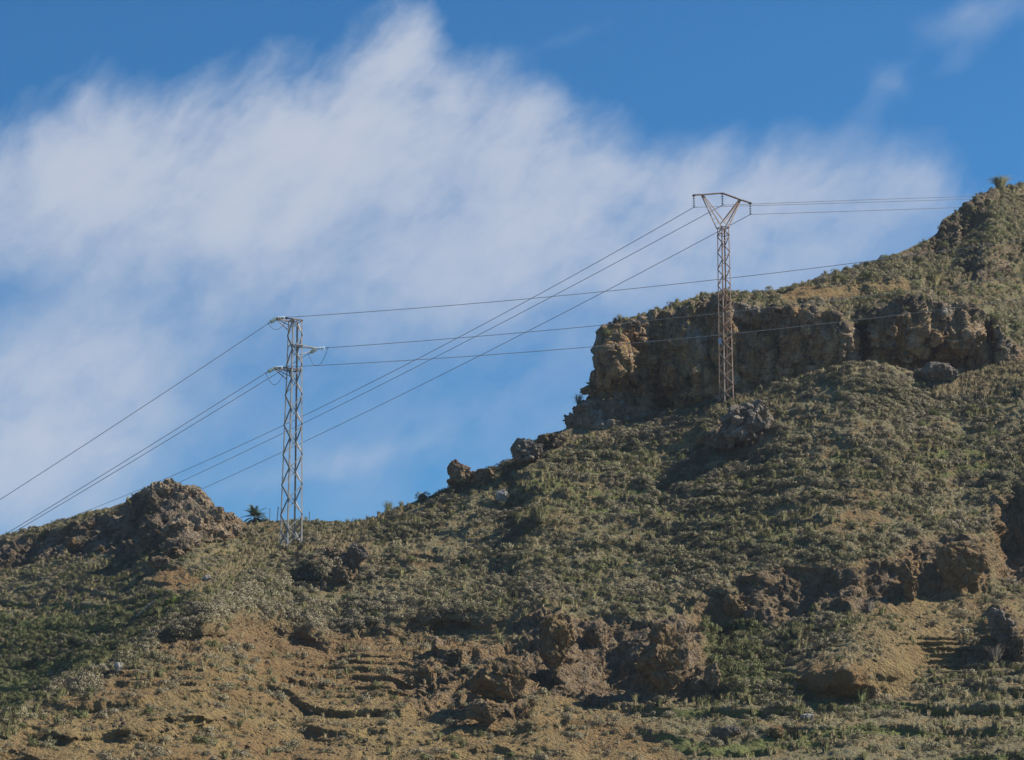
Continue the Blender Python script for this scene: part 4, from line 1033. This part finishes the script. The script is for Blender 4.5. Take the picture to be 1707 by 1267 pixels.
def wire3(a, mid, end, label):
    """span whose sag makes it pass through photo point mid (u, v)"""
    e = V3(*end); ua, va = to_px(np.array(a)); ue, ve = to_px(np.array(e))
    # find parameter where the chord has u = mid u, then set the sag from the height difference
    lo, hi = 0, 1
    for _ in range(40):
        t_ = (lo + hi) / 2; uu, vv = to_px(np.array(Vector(a).lerp(e, t_)))
        if (uu < mid[0]) == (ua < ue): lo = t_
        else: hi = t_
    c = Vector(a).lerp(e, t_); want = P(mid[0], mid[1], c.y)[2]
    return wire(a, e, float(c.z - want) / (4 * t_ * (1 - t_)), label)
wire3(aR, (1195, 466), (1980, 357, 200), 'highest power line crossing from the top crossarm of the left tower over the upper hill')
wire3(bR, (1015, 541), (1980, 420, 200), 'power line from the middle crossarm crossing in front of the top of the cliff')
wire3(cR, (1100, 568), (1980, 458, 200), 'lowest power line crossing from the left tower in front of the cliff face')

# ---- right tower: slim mast with a V head and a cambered crossarm
YT2 = float(ground_at(H1, 1210, 672)[1]) - .1; mpp2 = YT2 / FPX; f2 = V3(1211, 670, YT2)
AZ2 = R(26); H_2 = float(P(1206, 380, YT2)[2] - f2.z)
t2 = empty('electricity_tower', f2)
tag(t2, 'slim rusty lattice electricity tower with a V shaped head, in front of the cliff', 'tower')
lean = P(1206, 380, YT2)[0] - f2.x
_c = lattice(t2, f2, H_2, 13.2 * mpp2, 10.6 * mpp2, AZ2, 21, .10, .065, MST2, False)
b2 = Vector((math.cos(AZ2), math.sin(AZ2), 0)); n2 = Vector((-b2.y, b2.x, 0)); hub = Vector((f2.x, f2.y, f2.z + H_2))
def onarm(s_, v):
    """point of the head plane at offset s_ metres along the arm, at photo height v"""
    q = hub + b2 * s_; u_, _ = to_px(np.array(q)); w_ = V3(float(u_), v, q.y); return w_
def s_for(uu):
    lo, hi = -6, 6
    for _ in range(40):
        m_ = (lo + hi) / 2
        if to_px(np.array(hub + b2 * m_))[0] < uu: lo = m_
        else: hi = m_
    return m_
pl_, pjl, pm_, pjr, pr_ = [onarm(s_for(a), b) for a, b in ((1155, 326), (1172, 325.5), (1204, 323), (1234, 334), (1252, 339.5))]
rr = 10.6 * mpp2 * .72
for sgn, J in ((-1, pjl), (1, pjr)):
    m = MB()
    for s_ in (-1, 1):
        for o_ in (-1, 1):
            a = hub + b2 * (sgn * rr * (.95 if o_ > 0 else -.15)) + n2 * (s_ * rr)
            a.z += 0 if o_ > 0 else .35
            m.angle(a, J + n2 * (s_ * .07) + b2 * (o_ * sgn * .07), .11, .014, n2)
    for k in range(1, 7):
        f_ = k / 7; w_ = rr * (1 - f_) + .07 * f_
        a = (hub + b2 * (sgn * rr * .95)).lerp(J, f_)
        m.flat(a - n2 * w_, a + n2 * w_, .04, .012)
    m.build('head_arm', MST2, t2)
m = MB()
for a, b in ((pl_, pjl), (pjl, pm_), (pm_, pjr), (pjr, pr_)):
    for s_ in (-1, 1): m.angle(a + n2 * (s_ * .07), b + n2 * (s_ * .07), .11, .016)
m.build('crossarm', MARM, t2)
m = MB()
for k in range(4):
    a, b = _c(k, H_2 - .03), _c(k + 1, H_2 - .03); m.angle(a, b, .08, .012); m.angle(_c(k, H_2 - .7), _c(k + 1, H_2 - .7), .06, .010)
m.build('collar', MARM, t2)
tips = []
for p, vv in ((pl_ + b2 * .10, 345.5), (pm_, 342), (pr_ - b2 * .10, 357.5)):
    bot = p.copy(); bot.z = P(0, vv, p.y)[2]
    m = MB(); m.rod(p + Vector((0, 0, .02)), p - Vector((0, 0, .15)), .05); m.flat(p - n2 * .12, p + n2 * .12, .22, .08); m.build('hanger', MFIT, t2)
    insulator(t2, p - Vector((0, 0, .12)), bot, 4, .13, MCER)
    m = MB(); m.rod(bot - n2 * .14, bot + n2 * .14, .045); m.build('clamp', MFIT, t2); tips.append(bot)
m = MB(); q = V3(1200, 569, YT2 - .75); m.flat(q + Vector((0, 0, -.28)), q + Vector((0, 0, .28)), .30, .02, (0, 1, 0)); m.build('sign_plate', MSIGN, t2)
lend = [(-120, 950, 345), (-120, 985, 350), (-120, 998, 350)]
wire3(tips[0], (318, 780), (40, 891, 330), 'power line from the left insulator of the right tower down over the left ridge')
wire3(tips[1], (351, 780), (130, 880, 330), 'power line from the middle insulator of the right tower down behind the crag')
wire3(tips[2], (414, 780), (170, 888, 330), 'power line from the right insulator of the right tower down behind the crag')
wire3(tips[0], (1420, 338), (1900, 322, 345), 'power line from the left insulator of the right tower to the upper right skyline')
wire3(tips[1], (1420, 334), (1900, 320, 345), 'highest power line from the middle insulator of the right tower to the upper right skyline')
wire3(tips[2], (1420, 352), (1900, 335, 345), 'power line from the right insulator of the right tower, lowest of three at right')

# ---- posts and the fallen pole
def post(u, v0, v1, r_, label, H=H3, tilt=0):
    q = ground_at(H, u, v1); a = Vector(q.tolist()); Y = a.y; top_ = V3(u + tilt, v0, Y)
    m = MB(); m.rod(a - Vector((0, 0, .3)), top_, r_, 8); m.rod(top_ - Vector((0, 0, .02)), top_ + Vector((0, 0, .04)), r_ * 1.5, 8)
    tag(m.build('fence_post', MPOST), label, 'post', 'thin posts on the saddle')
post(450, 848, 872, .03, 'thin post standing between the palm and the left tower')
post(462, 846, 872, .05, 'thicker leaning post just left of the foot of the left tower', tilt=2)
post(516, 854, 872, .035, 'thin post right of the left tower, standing on the saddle')
post(536, 878, 890, .03, 'short post on the slope right of the left tower', H=H1)
post(594, 903, 918, .05, 'short pale marker post beside the rocks below the left tower', H=H1)
a = Vector(ground_at(H3, 225, 1036).tolist()); b = Vector(ground_at(H3, 259, 1013).tolist())
m = MB(); m.rod(a + Vector((0, 0, .45)), b + Vector((0, 0, .6)), .05, 8); tag(m.build('fallen_pole', MPOLE), 'bleached pole lying across the scrub of the left slope', 'pole')

# ---- the air: even, thin haze around everything
hx, hz0, hz1 = 6300, -1.6, 110
hv = [(x, y, z) for x in (-hx, hx) for y in (-hx, hx) for z in (hz0, hz1)]
hm = bpy.data.meshes.new('haze'); hm.from_pydata(hv, [], [(0, 1, 3, 2), (4, 6, 7, 5), (0, 4, 5, 1), (2, 3, 7, 6), (0, 2, 6, 4), (1, 5, 7, 3)]); hm.update()
mh = bpy.data.materials.new('air'); mh.use_nodes = True; ht = mh.node_tree; ht.nodes.clear()
pv = ht.nodes.new('ShaderNodeVolumePrincipled'); pv.inputs['Color'].default_value = (.80, .88, 1, 1); pv.inputs['Density'].default_value = .00012; pv.inputs['Anisotropy'].default_value = .2
oo = ht.nodes.new('ShaderNodeOutputMaterial'); ht.links.new(pv.outputs[0], oo.inputs['Volume']); hm.materials.append(mh)
tag(mobj('haze', hm), kind='stuff')
